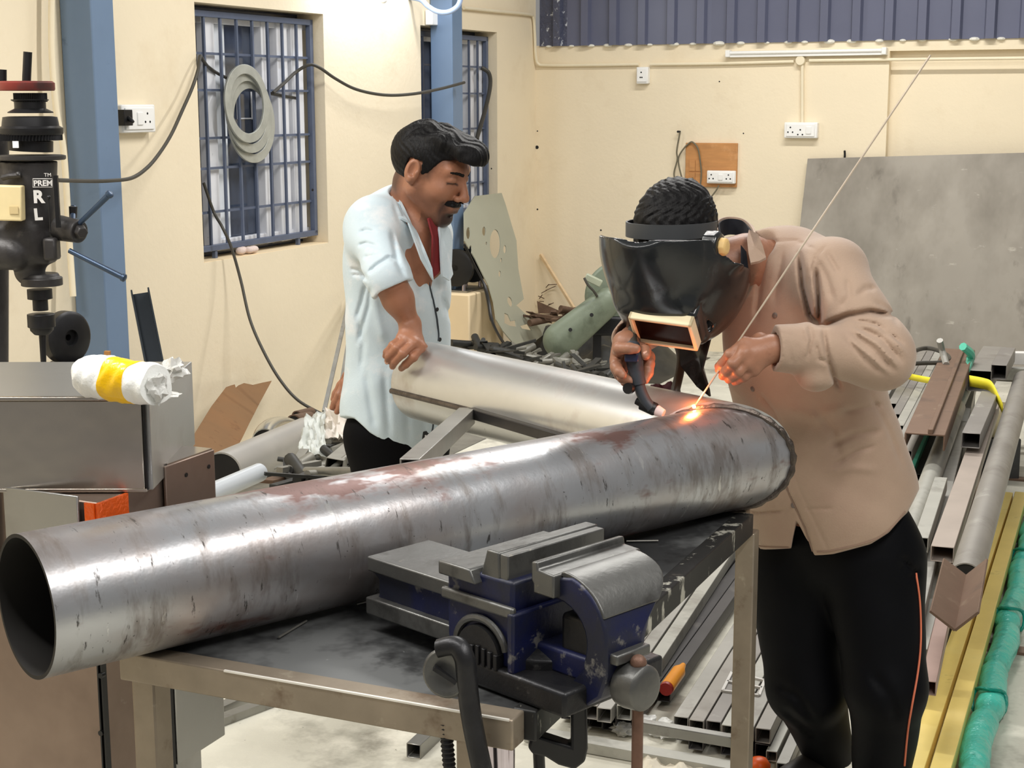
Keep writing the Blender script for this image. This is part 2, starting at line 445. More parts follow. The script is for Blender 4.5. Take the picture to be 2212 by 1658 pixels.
fl = MB(); fl.add([room(-2, -6, 0), room(-2, 4, 0), room(12, 4, 0), room(12, -6, 0), room(-2, -6, -.1), room(-2, 4, -.1), room(12, 4, -.1), room(12, -6, -.1)],
                  [[0, 1, 2, 3], [4, 5, 6, 7], [0, 1, 5, 4], [1, 2, 6, 5], [2, 3, 7, 6], [3, 0, 4, 7]])
struct(fl.build('floor', M_floor, smooth=False))
WT = .23; HT = 4.0
w1 = (6.279, 7.466, .97, 2.215); w2 = (8.62, 9.749, .97, 2.205)
wl = MB(); wc = WL - WT / 2
def wseg(u0, u1, h0, h1): wl.rbox((u0 + u1) / 2, wc, (h0 + h1) / 2, u1 - u0, WT, h1 - h0)
wseg(-2, w1[0], 0, HT); wseg(w1[0], w1[1], 0, w1[2]); wseg(w1[0], w1[1], w1[3], HT)
wseg(w1[1], w2[0], 0, HT); wseg(w2[0], w2[1], 0, w2[2]); wseg(w2[0], w2[1], w2[3], HT); wseg(w2[1], UB, 0, HT)
struct(wl.build('wall_left', M_wall, smooth=False))
# back wall: full-height part, then a shallow recess under a lintel on the right
wr = on_back(1922, 110) @ WX; hr = on_back(1922, 110)[2]; hb = 2.135
wb = MB()
def bseg(wa, wz, h0, h1, u0=UB): wb.rbox((u0 + UB + .25) / 2, (wa + wz) / 2, (h0 + h1) / 2, UB + .25 - u0, wz - wa, h1 - h0)
bseg(WL - WT, wr, 0, hb); bseg(wr, 4, 0, hr, UB + .07); bseg(wr, 4, hr, hb)
wback = struct(wb.build('wall_back', M_wall, smooth=False))
# corrugated cladding above the low wall, one mesh per sheet
def clad(wa, nrib, m):
    prof = []; pit = .212
    for k in range(nrib):
        a = wa + k * pit
        prof += [(a, 0), (a + .105, 0), (a + .118, .035), (a + .17, .035), (a + .183, 0)]
    prof.append((wa + nrib * pit, 0))
    b = MB(); n = len(prof); vs = []
    for h in (hb - .005, HT): vs += [room(UB - .012 - d, w, h) for w, d in prof]
    for h in (hb - .005, HT): vs += [room(UB - .006 - d, w, h) for w, d in prof]
    fs = [[i, i + 1, n + i + 1, n + i] for i in range(n - 1)] + [[2 * n + i, 3 * n + i, 3 * n + i + 1, 2 * n + i + 1] for i in range(n - 1)]
    fs += [[i, 2 * n + i, 2 * n + i + 1, i + 1] for i in range(n - 1)]
    b.add(vs, fs); return b.build('cladding_sheet', m, wback, smooth=False)
w0 = WL + .035
for k in range(5): clad(w0 + k * 5 * .212 - (0 if k == 0 else 4 * .212), 1 if k == 0 else 5, M_cladfilm if k == 0 else M_clad)
M_mortar = mat('white_mortar', (238, 236, 226), rough=.9, var=.05, bump=.004, bscale=60)
mb = MB()
for k in range(26):
    w = wr - 2.4 + k * .155 + random.uniform(-.03, .03)
    mb.ball(room(UB - .004, w, hb - .006), np.array([.03, .03, .012]) * random.uniform(.7, 1.5), 8, 5)
o = mb.build('mortar_blob', M_mortar, wback); o['kind'] = 'stuff'
# crack lines on the corner and stray plug holes
mb = MB()
for x, y, r in ((1160, 318, .016), (1161, 283, .006), (1161, 452, .008), (1298, 497, .008), (1554, 176, .006), (1606, 288, .006), (676, 410, .008), (1062, 364, .006)):
    p = on_back(x, y) if x > 1157 else on_left(x, y); d = -UX if x > 1157 else WX
    mb.cyl(p - d * .004, p + d * .0015, r, r * .8, 8)
o = mb.build('plug_hole', M_hole, wback); o['kind'] = 'stuff'

# ---- windows: recess, white frame with panes, blue grille
def window(n, w, xs, dots):
    u0, u1, h0, h1 = w
    root = thing('window_%d' % n, 'barred window in left wall ' + ('beside the blue post, steel rings hung on its grille' if n == 1 else 'half hidden behind the far blue post'), 'window', room((u0 + u1) / 2, WL - .1, h0))
    root['kind'] = 'structure'
    sill = MB(); sill.rbox((u0 + u1) / 2, WL - .12, h0 - .004, u1 - u0 - .01, .235, .012); sill.build('window_sill', M_cream, root)
    wf = WL - .13; L = u1 - u0; ux = lambda x, o=-.105: min(u1 - .004, max(u0 + .004, on_left(x, 300 if n == 1 else 200, o) @ UX))
    back = MB(); back.rbox((u0 + u1) / 2, WL - .172, (h0 + h1) / 2, L, .012, h1 - h0); back.build('pane', M_glassdark, root, smooth=False)
    def fr(a, z, b0, b1, nm='frame_rail', m=M_upvc, dw=0., t=.05):
        f = MB(); f.rbox((a + z) / 2, wf + dw, (b0 + b1) / 2, z - a, t, b1 - b0); f.build(nm, m, root, bevel=.004)
    fr(ux(445), u1, h1 - .085, h1 - .03, t=.04) if n == 1 else fr(u0, u1, h1 - .085, h1 - .03, t=.04)
    fr(ux(450), u1, h0 + .03, h0 + .085, t=.04) if n == 1 else fr(u0, u1, h0 + .03, h0 + .085, t=.04)
    for a, z, dw in xs['stile']: fr(ux(a), ux(z), h0 + .03, h1 - .03, 'frame_stile', M_upvc, dw)
    for a, z in xs['white']: fr(ux(a), ux(z), h0 + .085, h1 - .085, 'white_pane', M_glasswhite, -.02, .012)
    if n == 1:
        for x0, x1, y0, y1 in ((512, 546, 170, 174), (512, 546, 254, 258), (512, 515, 170, 258), (543, 546, 170, 258)):
            p, q = on_left(x0, y1, -.16), on_left(x1, y0, -.16); fr(p @ UX, q @ UX, p[2], q[2], 'glazing_bar', M_upvc, -.03, .008)
    # grille
    g = WL - .075
    for a, z, nm in ((u0 + .01, u0 + .04, 'grille_post'), (u1 - .04, u1 - .01, 'grille_post')):
        b = MB(); b.rbox((a + z) / 2, g, (h0 + .05 + h1 - .03) / 2, z - a, .03, h1 - h0 - .08); b.build(nm, M_grille, root, bevel=.002)
    for h in (h0 + .055, h1 - .045):
        b = MB(); b.rbox((u0 + u1) / 2, g, h, L - .02, .03, .03); b.build('grille_rail', M_grille, root, bevel=.002)
    nb = 8
    for k in range(1, nb):
        u = u0 + .025 + (L - .05) * k / nb
        b = MB(); b.rbox(u, g + .004, (h0 + h1) / 2, .013, .013, h1 - h0 - .1); b.build('grille_bar', M_grille, root)
    for f in (.165, .32, .525, .655, .845)[::1]:
        h = h1 - .045 - (h1 - h0 - .1) * f
        b = MB(); b.rbox((u0 + u1) / 2, g - .008, h, L - .04, .012, .012); b.build('grille_crossbar', M_grille, root)
    for u in (u0 + .2, u1 - .2):
        b = MB(); b.rbox(u, g, h0 + .02, .02, .02, .05); b.build('grille_foot', M_grille, root)
window(1, w1, dict(stile=[(449, 471, 0), (571, 588, 0), (602, 624, .006), (631, 655, .012)], white=[(475, 506)]), 0)
window(2, w2, dict(stile=[(950, 962, 0), (1012, 1024, 0), (1032, 1046, .006)], white=[(990, 998)]), 0)

# ---- blue posts
def post(lx, mx, rx, hb_, lab):
    u0 = on_left(*lx) @ UX
    p = at_pl(*mx, UX, u0); wq = p @ WX; u1 = at_pl(*rx, WX, wq) @ UX
    b = MB(); b.rbox((u0 + u1) / 2, (WL + .002 + wq) / 2, (HT + hb_) / 2, u1 - u0, wq - WL - .004, HT - hb_)
    o = b.build('steel_post', M_blue, None, bevel=.006); struct(o, lab, 'post'); return u0, u1, wq
pu0, pu1, pw1 = post((128, 34), (199, 67), (245, 0), 0, 'grey-blue steel post behind the drill press, nearer of the two')
qu0, qu1, qw1 = post((928, 34), (977, 60), (999, 34), .57, 'grey-blue steel post in front of the half-hidden far window')
b = MB(); b.rbox((qu0 + qu1) / 2 + .06, WL + .16, .28, .52, .32, .56); struct(b.build('post_plinth', M_cream, None, bevel=.01), 'cream painted concrete plinth under the far blue post', 'plinth')
b = MB(); b.rbox((qu0 + qu1) / 2 + .02, WL + .15, .566, .3, .24, .012); struct(b.build('post_base_plate', M_steel, None), 'flat steel base plate on top of the cream plinth', 'plate')
# pilaster strip and cream pipe behind the drill
b = MB(); b.rbox(4.42, WL + .05, 2.0, .2, .1, 4.0); struct(b.build('trim_1', M_wall, None, bevel=.006))
pp = [on_left(112, -30, .06), on_left(112, 110, .06), on_left(122, 240, .07), on_left(138, 330, .08), on_left(150, 520, .08), on_left(158, 640, .1)]
b = MB(); b.tube(spline(pp, 8), .014, 10); tag(b.build('wall_pipe', M_pvc, None), 'cream plastic pipe running down the wall left of the near blue post', 'pipe')

# ---- conduit, boxes, sockets
def conduit(pts, lab, r=.011):
    b = MB(); b.tube(spline(pts, 6), r, 10); return tag(b.build('conduit', M_pvc, None), lab, 'conduit')
k = .018
conduit([on_left(1002, 17, k), on_left(1070, 24, k), on_left(1140, 31, k), on_left(1152, 38, k), on_left(1155, 70, k), on_left(1157, 118, k), room(UB - .03, WL + .03, 2.01), on_back(1180, 141, k), on_back(1250, 141, k), on_back(1380, 139, k)],
        'cream conduit bending down the corner and along the back wall')
conduit([on_back(1405, 139, k), on_back(1560, 137, k), on_back(1715, 133, k)], 'cream conduit between the small socket and the round junction box')
conduit([on_back(1748, 131, k), on_back(1900, 129, k), on_back(2240, 125, k)], 'cream conduit from the round junction box into the right recess')
conduit([on_back(1733, 140, k), on_back(1733, 200, k), on_back(1733, 264, k)], 'cream conduit dropping from junction box to the white twin socket')
b = MB(); p = on_back(1731, 131); b.cyl(p, p - UX * .04, .033, .031, 20); tag(b.build('junction_box', M_pvc, None, bevel=.003), 'round cream junction box over the white twin socket', 'junction box')
def socket(p, ww, hh, dep, lab, holes=((-.3, 0),), sw=None, n=None):
    r = thing('wall_socket', lab, 'socket', p)
    n = -UX if n is None else n; rt = np.cross(ZX, -n) * -1
    rt = WX if abs(n @ UX) > .9 else UX
    b = MB(); b.box(p + n * dep / 2, (ww, dep, hh), (rt, n, ZX)); b.build('back_box', M_white, r, bevel=.006)
    b = MB(); b.box(p + n * (dep + .003), (ww * .86, .008, hh * .78), (rt, n, ZX)); b.build('face_plate', M_white, r, bevel=.003)
    for hx, hy in holes:
        b = MB()
        for dx, dy in ((0, .18), (-.07, -.12), (.07, -.12)):
            c = p + n * (dep + .0062) + rt * (hx + dx) * ww + ZX * (hy + dy) * hh
            b.cyl(c, c + n * .0016, .0055, n=8)
        b.build('pin_hole', M_hole, r)['kind'] = 'stuff'
    if sw is not None:
        b = MB(); b.box(p + n * (dep + .009) + rt * sw * ww, (ww * .16, .008, hh * .45), (rt, n, ZX)); b.build('rocker_switch', M_white, r, bevel=.002)
    return r
socket(on_back(1392, 163), .085, .115, .05, 'small square white socket under the conduit near the corner', ((-.05, 0),))
socket(on_back(1733, 281), .225, .105, .05, 'white twin socket at the end of the conduit drop on the back wall', ((-.3, 0), (.0, -.15)), .25)
sk = socket(on_left(283, 256), .24, .125, .045, 'white wall socket right of the near blue post, black plug in it', ((.22, 0),), -.02, n=WX)
b = MB(); p = on_left(268, 254, .05); b.box(p, (.06, .05, .07), (UX, WX, ZX)); b.cyl(p + WX * .02, p + WX * .05 - ZX * .02, .012, .008, 10)
tag(b.build('power_plug', M_black, None, bevel=.006), 'black power plug in the socket beside the near blue post', 'plug')
b = MB(); p = room(qu0 - .02, WL + .03, on_left(918, 38)[2]); b.box(p, (.1, .05, .09), (UX, WX, ZX)); tag(b.build('junction_box', M_white, None, bevel=.005), 'small white box on the wall behind the far blue post', 'junction box')
b = MB(); p = on_left(828, -6, .05); b.cyl(p + ZX * .05, p, .02, .022, 14); b.ball(p - ZX * .012, .024, 14, 9); tag(b.build('wall_lamp_holder', M_white, None), 'white lamp holder knob at the upper edge of the left wall', 'lamp holder')
# tube batten on the back wall
tb = thing('tube_light', 'unlit white batten tube light high on the back wall', 'light', on_back(1745, 120))
a, z = on_back(1572, 119), on_back(1918, 113)
b = MB(); b.bar(a - UX * .024, z - UX * .024, .04, .035); b.build('batten', M_white, tb, bevel=.003)
b = MB(); b.cyl(a - UX * .045 + ZX * .012 + WX * .03, z - UX * .045 + ZX * .012 - WX * .03, .012, n=12); b.build('tube', M_white, tb)
for q, s in ((a, 1), (z, -1)):
    b = MB(); b.box(q - UX * .035 + ZX * .008 + WX * .015 * s, (.03, .06, .045), (WX, UX, ZX)); b.build('end_cap', M_white, tb, bevel=.003)
# plywood board with a twin socket and looping cable
M_ply = mat('plywood_board', (196, 140, 86), rough=.6, var=.14, scale=5, stretch=(1, 1, 6), spots=[((120, 78, 42), 4, .66, .05, (1, 1, 3), .7), ((222, 170, 120), 7, .64, .08, None, .6)])
pa, pz = on_back(1482, 402), on_back(1595, 309)
cb = (pa + pz) / 2; wd_ = (pz - pa) @ WX; hd_ = pz[2] - pa[2]
bd = thing('socket_board', 'square plywood board on back wall with cable looped over it', 'board', cb + UX * 0 - ZX * hd_ / 2)
b = MB(); b.box(cb - UX * .015, (wd_, .022, hd_), (WX, UX, ZX)); b.build('plywood_panel', M_ply, bd, bevel=.003)
for j in range(4):
    b = MB(); b.box(cb - UX * .028 + WX * (-.36 + (j % 2) * .12) * wd_ + ZX * (-.3 + (j // 2) * .28) * hd_, (wd_ * .11, .006, hd_ * .25), (WX, UX, ZX)); b.build('ply_offcut', M_ply, bd)
socket(on_back(1560, 382, .03), .2, .088, .035, 'white twin socket screwed to the lower corner of the plywood board', ((-.33, 0), (.28, 0)), 0.)
k = .04
cp_ = [(1469, 286), (1462, 325), (1463, 345), (1456, 375), (1462, 398), (1472, 408), (1476, 398), (1467, 360), (1466, 340), (1476, 322), (1490, 308), (1498, 308), (1508, 322), (1513, 350), (1515, 375), (1513, 398)]
b = MB(); b.tube(spline([on_back(x, y, k) for x, y in cp_], 6), .0055, 8); tag(b.build('cable', M_cableg, None), 'thin grey cable hung on a nail and looped over the plywood board', 'cable')
cp_ = [(1497, 384), (1488, 395), (1488, 410), (1496, 427), (1512, 437), (1528, 433), (1545, 414), (1553, 400)]
b = MB(); b.tube(spline([on_back(x, y, k + .01) for x, y in cp_], 6), .0055, 8); tag(b.build('cable', M_cableg, None), 'thin grey cable sagging below the plywood board to its socket', 'cable')
b = MB(); p = on_back(1469, 284); b.cyl(p, p - UX * .05, .006, .008, 8); tag(b.build('wall_nail', M_hole, None), 'dark nail in the back wall that holds the grey cable loop', 'nail')

# ---- cables on the left wall
def cable(pts, lab, m=M_cable, r=.0085, name='cable', cat='cable'):
    b = MB(); b.tube(spline([on_left(x, y, o) for x, y, o in pts], 8), r, 8); return tag(b.build(name, m, None), lab, cat)
cable([(640, 212, -.095), (560, 196, -.095), (485, 166, -.095), (452, 146, -.09), (440, 132, -.035), (432, 122, .015), (428, 150, .05), (415, 190, .06), (393, 240, .08), (370, 290, .12), (345, 330, .16), (318, 362, .2), (285, 384, .24), (240, 390, .27), (190, 391, .3), (125, 389, .42)],
      'black cable sagging from the near window grille past the post to the drill press')
cable([(590, 200, -.06), (615, 178, -.06), (640, 155, -.05), (668, 140, .0), (690, 146, .04), (725, 170, .07), (770, 193, .1), (830, 205, .13), (890, 203, .17), (950, 192, .2), (1003, 178, .22)],
      'black cable sagging between the near window and the far blue post', r=.009)
cable([(440, 395, -.06), (462, 458, -.04), (480, 490, .03), (500, 535, .07), (520, 605, .12), (540, 690, .2), (570, 760, .3), (605, 820, .4), (645, 865, .5), (700, 896, .6)],
      'black cable hanging from the near window sill down to the scrap pipes', r=.0075)
cable([(1040, 146, -.02), (1056, 158, .02), (1059, 185, .03), (1050, 230, .03), (1040, 265, .02), (1030, 300, .02)], 'dark strap hanging from the far window grille', r=.014, name='strap', cat='strap')
b = MB(); b.tube(spline([room(qu0 - .03 + .0 * j, w, h) for j, (w, h) in enumerate([])] or [at_y(x, y, 9.55) for x, y in ((860, -8), (905, -2), (925, 14), (945, 25), (968, 26), (988, 14), (996, -6), (1000, -30))], 8), .016, 10)
tag(b.build('hose', mat('pale_blue_hose', (170, 190, 225), rough=.4), None), 'pale blue hose looped round the top of the far blue post', 'hose')

# ---- steel rings hung on the near grille
M_ring = mat('galvanised_ring', (184, 186, 178), rough=.5, metal=.5, var=.12, scale=14)
for (x, y, R, r, off, lab) in ((543, 262, .212, .166, -.04, 'largest steel flange ring at the back of the trio on the window grille'), (538, 243, .205, .158, -.022, 'middle steel flange ring of the trio on the window grille'),
                               (533, 224, .196, .149, -.004, 'frontmost steel flange ring of the trio on the window grille')):
    c = on_left(x, y, off); b = MB(); b.lathe([(-.006, R), (.006, R), (.006, r), (-.006, r)], c, WX + ZX * .05, 48, closed=True)
    tag(b.build('flange_ring', M_ring, None, bevel=.0015), lab, 'ring', 'steel rings on the window grille')
b = MB(); p = room(6.72, WL - .04, .985)
for k in range(7): b.ball(p + UX * (.02 * k - .06) + np.array([0, 0, .008]) + WX * random.uniform(-.015, .015), np.array([.026, .03, .02]) * random.uniform(.7, 1.1), 10, 7)
tag(b.build('rag', mat('pinkish_rag', (225, 205, 195), rough=.9, var=.1, bump=.004, bscale=80), None), 'crumpled pinkish rag lying on the near window sill', 'rag')
# ---------------------------------------------------------------- work table, pipes, vise, machine
M_pipe = mat('mill_scale_pipe', (184, 186, 190), rough=.30, metal=.82, var=.10, scale=4, rvar=0, bump=.0010, bscale=16, stretch=(1, 1, 1),
             spots=[((152, 132, 122), 2.6, .53, .10, (.8, 1, 1), .6, .42), ((112, 66, 52), 4.6, .60, .035, (.6, 1.3, 1.3), .8, .55), ((104, 92, 82), 9, .57, .06, (1.6, .5, .5), .6, .5),
                    ((60, 56, 52), 40, .655, .03, (1.8, .45, .45), .85, .5), ((54, 50, 47), 110, .69, .02, None, .9, .5), ((232, 232, 230), 34, .67, .03, (1.6, .35, .35), .5, .2)])
M_pipe2 = mat('bright_branch_pipe', (204, 204, 202), rough=.32, metal=.75, var=.06, scale=4, spots=[((150, 130, 120), 4, .64, .08, None, .6, .5), ((80, 76, 74), 26, .74, .02, (1, .7, .7), .8, .5)])
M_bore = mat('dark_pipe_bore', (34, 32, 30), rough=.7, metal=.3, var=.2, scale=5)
M_weld = mat('weld_bead_steel', (92, 84, 78), rough=.38, metal=.85, var=.3, scale=40, bump=.002, bscale=90)
M_rail = mat('table_rail_steel', (150, 138, 122), rough=.42, metal=.55, var=.12, scale=12, stretch=(1, 1, 1), spots=[((112, 92, 74), 9, .62, .06, None, .7, .6), ((190, 180, 160), 14, .68, .05, None, .6)])
M_railb = mat('scratched_black_rail', (40, 40, 40), rough=.45, metal=.3, var=.2, scale=9, spots=[((190, 188, 176), 22, .60, .03, (1, 1, .4), .9), ((120, 112, 100), 9, .66, .05, None, .6)])
M_plate = mat('table_plate_scale', (64, 65, 66), rough=.5, metal=.5, var=.2, scale=5, spots=[((128, 130, 130), 3.2, .53, .06, None, .75, .55), ((34, 34, 35), 6, .62, .05, None, .7), ((170, 172, 170), 40, .74, .02, None, .8)])
M_tube = mat('bare_box_tube', (150, 149, 144), rough=.4, metal=.7, var=.12, scale=8, spots=[((100, 92, 84), 10, .64, .06, None, .6)])
M_dkbar = mat('dark_flat_bar', (70, 68, 68), rough=.4, metal=.7, var=.2, scale=12)
M_ss = mat('brushed_stainless', (186, 178, 168), rough=.24, metal=.95, var=.035, scale=3, bump=.006, bscale=2.2, spots=[((150, 140, 130), 3, .66, .1, None, .4, .34)])
M_ss2 = mat('stainless_side', (176, 176, 174), rough=.34, metal=.9, var=.04, scale=3, spots=[((140, 134, 130), 3, .64, .1, None, .5, .42)])
M_brown = mat('brownish_sheet_steel', (150, 132, 120), rough=.36, metal=.8, var=.06, scale=2.5, spots=[((112, 96, 86), 2.5, .6, .12, None, .6, .5), ((186, 176, 166), 12, .7, .04, None, .5, .4)])
M_orange = mat('orange_protective_film', (226, 92, 24), rough=.18, metal=.25, var=.12, scale=14, bump=.006, bscale=26, spots=[((255, 170, 60), 16, .62, .05, (1, 1, .3), .8)])

def miter_pipe(name, label, A, J, r, n, m, bore=.006, seg=72, cat='pipe', group=None, nlen=24):
    """hollow pipe from a square-cut end at A to a mitred end on the plane (J, n); made along local X"""
    A = np.array(A, float); J = np.array(J, float); d, rt, up = basis(J - A); L = np.linalg.norm(J - A)
    nl = np.array([n @ d, n @ rt, n @ up]); root = thing(name, label, cat, A, group)
    root.matrix_world = Matrix(((d[0], rt[0], up[0], A[0]), (d[1], rt[1], up[1], A[1]), (d[2], rt[2], up[2], A[2]), (0, 0, 0, 1)))
    t = np.linspace(0, 2 * np.pi, seg, endpoint=False)
    def rings(rr):
        y, z = rr * np.cos(t), rr * np.sin(t); xe = L - (nl[1] * y + nl[2] * z) / nl[0]
        return [np.stack([xe * f, y, z], 1) for f in np.linspace(0, 1, nlen)]
    def shell(Ro, nm, mm, caps):
        me = bpy.data.meshes.new(nm); vs = np.vstack(Ro); k = len(Ro)
        fs = [[i * seg + j, i * seg + (j + 1) % seg, (i + 1) * seg + (j + 1) % seg, (i + 1) * seg + j] for i in range(k - 1) for j in range(seg)]
        me.from_pydata(vs.tolist(), [], fs); bm = bmesh.new(); bm.from_mesh(me); bmesh.ops.recalc_face_normals(bm, faces=bm.faces); bm.to_mesh(me); bm.free()
        me.polygons.foreach_set('use_smooth', [True] * len(me.polygons)); me.set_sharp_from_angle(angle=math.radians(50))
        me.materials.append(mm); o = bpy.data.objects.new(nm, me); COL.objects.link(o); o.parent = root; return o
    Ro = rings(r); Ri = rings(r - bore)
    shell(Ro + [Ri[-1]], 'outer_wall', m, 0)
    shell([Ro[0], Ri[0]] + Ri[1:], 'bore', M_bore, 0)
    ex = Ro[-1]; return root, [A + d * p[0] + rt * p[1] + up * p[2] for p in ex]
RP = .114; HT_TAB = .868
PD = np.array([math.cos(.687), math.sin(.687), 0])
PA0 = np.array([-.713, 2.311, HT_TAB + RP + .001])
J = PA0 + PD * 1.505 + np.array([0, 0, .020])                                             # where the two pipe axes meet
EN = np.array([math.cos(1.437), math.sin(1.437), 0]); EP = PA0 + PD * 1.505   # cut plane of the welded joint
BA = at_y(915, 822, 4.12); RB = .107
bd_ = N3(BA - J); BE = BA + (J - BA) * (((EP - BA) @ EN) / ((J - BA) @ EN))
main, rim = miter_pipe('steel_pipe', 'long thick rust-stained steel pipe lying across the work table', PA0 - PD * .05, EP, RP, EN, M_pipe)
branch, rim2 = miter_pipe('steel_pipe', 'bright steel pipe held at its end by the man in the pale shirt', BA, BE, RB, EN, M_pipe2)
wp = np.array(rim); c_ = wp.mean(0)
wp = c_ + (wp - c_) * 1.012
b = MB(); b.tube(wp, .0075 + .002 * np.sin(np.arange(len(wp)) * 2.1), 8, closed=True); b.build('weld_bead', M_weld, None)
bpy.data.objects['weld_bead'].parent = main; bpy.data.objects['weld_bead'].matrix_parent_inverse = Matrix.Identity(4)
_o = bpy.data.objects['weld_bead']; _o.matrix_parent_inverse = main.matrix_world.inverted()
# the arc where the rod meets the seam
ARC = min(rim, key=lambda p: abs((CM @ (p - CC))[0] / (CM @ (p - CC))[2] * FPX + 1106 - 1497) + (400 if p[2] < J[2] + .03 else 0)) + np.array([-.004, -.004, .008])
l = bpy.data.lights.new('welding_arc', 'POINT'); l.energy = .75; l.color = (1.0, .22, .05); l.shadow_soft_size = .012
o = bpy.data.objects.new('welding_arc', l); COL.objects.link(o); o.location = ARC + np.array([0, -.01, .03])
# seam bar along the branch pipe and the square brace between the two pipes
def on_branch(px, ang):
    """point on the branch surface under pixel column px at angle below the horizontal towards the camera"""
    d, rt, up = basis(J - BA); best = None
    for s in np.linspace(0, 1, 200):
        p = BA + (J - BA) * s; q = CM @ (p - CC); x = 1106 + FPX * q[0] / q[2]
        if best is None or abs(x - px) < best[0]: best = (abs(x - px), p)
    side = rt if rt[1] < 0 else -rt
    return best[1] + side * math.cos(ang) * RB - up * math.sin(ang) * RB
sb = thing('square_bar', 'dark square bar tacked along the side seam of the bright pipe', 'bar', on_branch(1090, .2))
b = MB(); b.bar(on_branch(1090, .16) + np.array([0, -.012, 0]), on_branch(1400, .3) + np.array([0, -.012, 0]), .026, .026); b.build('bar', M_dkbar, sb, bevel=.002)
b = MB(); b.tube([on_branch(x, .14) for x in (897, 950, 1000, 1050, 1090)], .008, 8); o = b.build('seam_weld', M_weld, branch); o.parent = None; o.parent = branch
o.matrix_parent_inverse = main.matrix_world.inverted() if False else branch.matrix_world.inverted(); o.location = (0, 0, 0)
for _n in ('seam_weld',):
    _o = bpy.data.objects[_n]; me = _o.data; off = Vector(_WLOC[branch]); me.transform(Matrix.Translation(off))
pB = on_branch(1078, .25) + np.array([0, -.02, 0]); pF = at_y(885, 1012, 2.93)
dB = N3(pB - pF); _, r_, u_ = basis(dB); hw = .02
ou = MB(); ci = [(-hw, -hw), (hw, -hw), (hw, hw), (-hw, hw)]; k2 = .0165 / hw
vs = [p + r_ * x * f + u_ * y * f for p in (pF, pB) for f in (1, k2) for x, y in ci]
fs = []
for i in range(4):
    j = (i + 1) % 4
    fs += [[i, j, 8 + j, 8 + i], [4 + i, 12 + i, 12 + j, 4 + j], [i, 4 + i, 4 + j, j], [8 + i, 8 + j, 12 + j, 12 + i]]
ou.add(vs, fs); tag(ou.build('square_tube', M_tube, None, bevel=.0015), 'short galvanised square tube bridging the two big pipes', 'square tube')

# ---- work table
tb = thing('work_table', 'steel work table with plate top, vise bolted to its front corner', 'table', room(2.57, -1.21, 0))
TU0, TU1, TW0, TW1 = 1.945, 3.19, -1.56, -.857
b = MB(); b.rbox((TU0 + TU1) / 2, (TW0 + TW1) / 2, HT_TAB - .006, TU1 - TU0 - .03, TW1 - TW0 - .03, .008); b.build('plate_top', M_plate, tb)
def rail(u0, u1, w0, w1, m, nm='rail'):
    b = MB(); b.rbox((u0 + u1) / 2, (w0 + w1) / 2, HT_TAB - .024, u1 - u0, w1 - w0, .048); return b.build(nm, m, tb, bevel=.003)
rail(TU0 - .022, TU0 + .022, TW0, TW1, M_rail, 'front_rail')['label'] = 'brownish front rail with bright top edge'
b = MB(); b.rbox(TU0 - .0215, (TW0 + TW1) / 2 + .1, HT_TAB - .0005, .004, (TW1 - TW0) * .7, .003); b.build('edge_highlight', mat('painted_edge_highlight', (240, 236, 228), rough=.35, metal=.3), tb)  # near-white strip paints a highlight along the rail's top edge
rail(TU1 - .02, TU1 + .02, TW0, TW1, M_rail, 'rear_rail'); rail(TU0 + .022, TU1 - .02, TW0, TW0 + .04, M_rail, 'side_rail')
rail(TU0 + .022, TU1 - .02, TW1 - .02, TW1 + .018, M_railb, 'side_rail')['label'] = 'black side rail with peeling white scratches'
def leg(u, w, s, m, rnd=False):
    b = MB()
    if rnd: b.cyl(room(u, w, 0), room(u, w, HT_TAB - .045), s / 2, n=28)
    else: b.rbox(u, w, (HT_TAB - .045) / 2, s, s, HT_TAB - .045)
    return b.build('leg', m, tb, bevel=0 if rnd else .003)
p = at_h(272, 1500, .80); leg(p @ UX * 0 + TU0 + .02, TW0 + .03, .045, M_rail)
M_chrome = mat('polished_tube', (205, 196, 205), rough=.14, metal=.98, var=.06, scale=6, stretch=(1, 1, 6))
leg(TU0 + .035, TW1 - .05, .052, M_chrome, True)['label'] = 'polished round leg under the vise'
leg(TU1 - .0, TW1 - .0, .042, M_rail); leg(TU1 - .02, TW0 + .03, .045, M_rail)
b = MB(); b.bar(room(TU1, TW1 - .02, .33), room(TU1, TW1 - .25, .33), .025, .025); b.build('stretcher', M_tube, tb, bevel=.002)
# loose welding rods on the plate
for (x0, y0, x1, y1, lab) in ((602, 1376, 662, 1340, 'short bright rod stub lying on the dark table plate left of the vise'), (1353, 1168, 1422, 1167, 'thin bright rod stub lying on the table plate behind the vise jaws'), (770, 1305, 822, 1292, 'thin bright rod stub by the pipe left of the vise')):
    b = MB(); b.cyl(at_h(x0, y0, HT_TAB + .002), at_h(x1, y1, HT_TAB + .002), .002, n=8); tag(b.build('welding_rod', M_steel, None), lab, 'rod')

# ---- bench vise, built along its own axis a (back to front), jaws along v_b
va = np.array([1, -1, 0]) / 2 ** .5; vb = np.array([1, 1, 0]) / 2 ** .5; VO = at_h(1149, 1209, 1.08) * [1, 1, 0]
M_vblue = mat('chipped_blue_vise_paint', (17, 23, 62), rough=.42, metal=.1, var=.2, scale=10, bump=.0012, bscale=30, spots=[((30, 32, 40), 7, .50, .08, None, .8, .45), ((112, 110, 106), 20, .63, .03, None, .85, .4)])
M_viron = mat('worn_cast_iron', (104, 104, 102), rough=.4, metal=.75, var=.12, scale=14, bump=.0008, bscale=50, spots=[((66, 64, 62), 9, .60, .06, None, .7), ((170, 164, 150), 34, .70, .03, None, .6)])
M_vdark = mat('dark_oily_iron', (46, 46, 48), rough=.38, metal=.6, var=.25, scale=14, bump=.001, bscale=50, spots=[((100, 98, 96), 22, .68, .04, None, .6)])
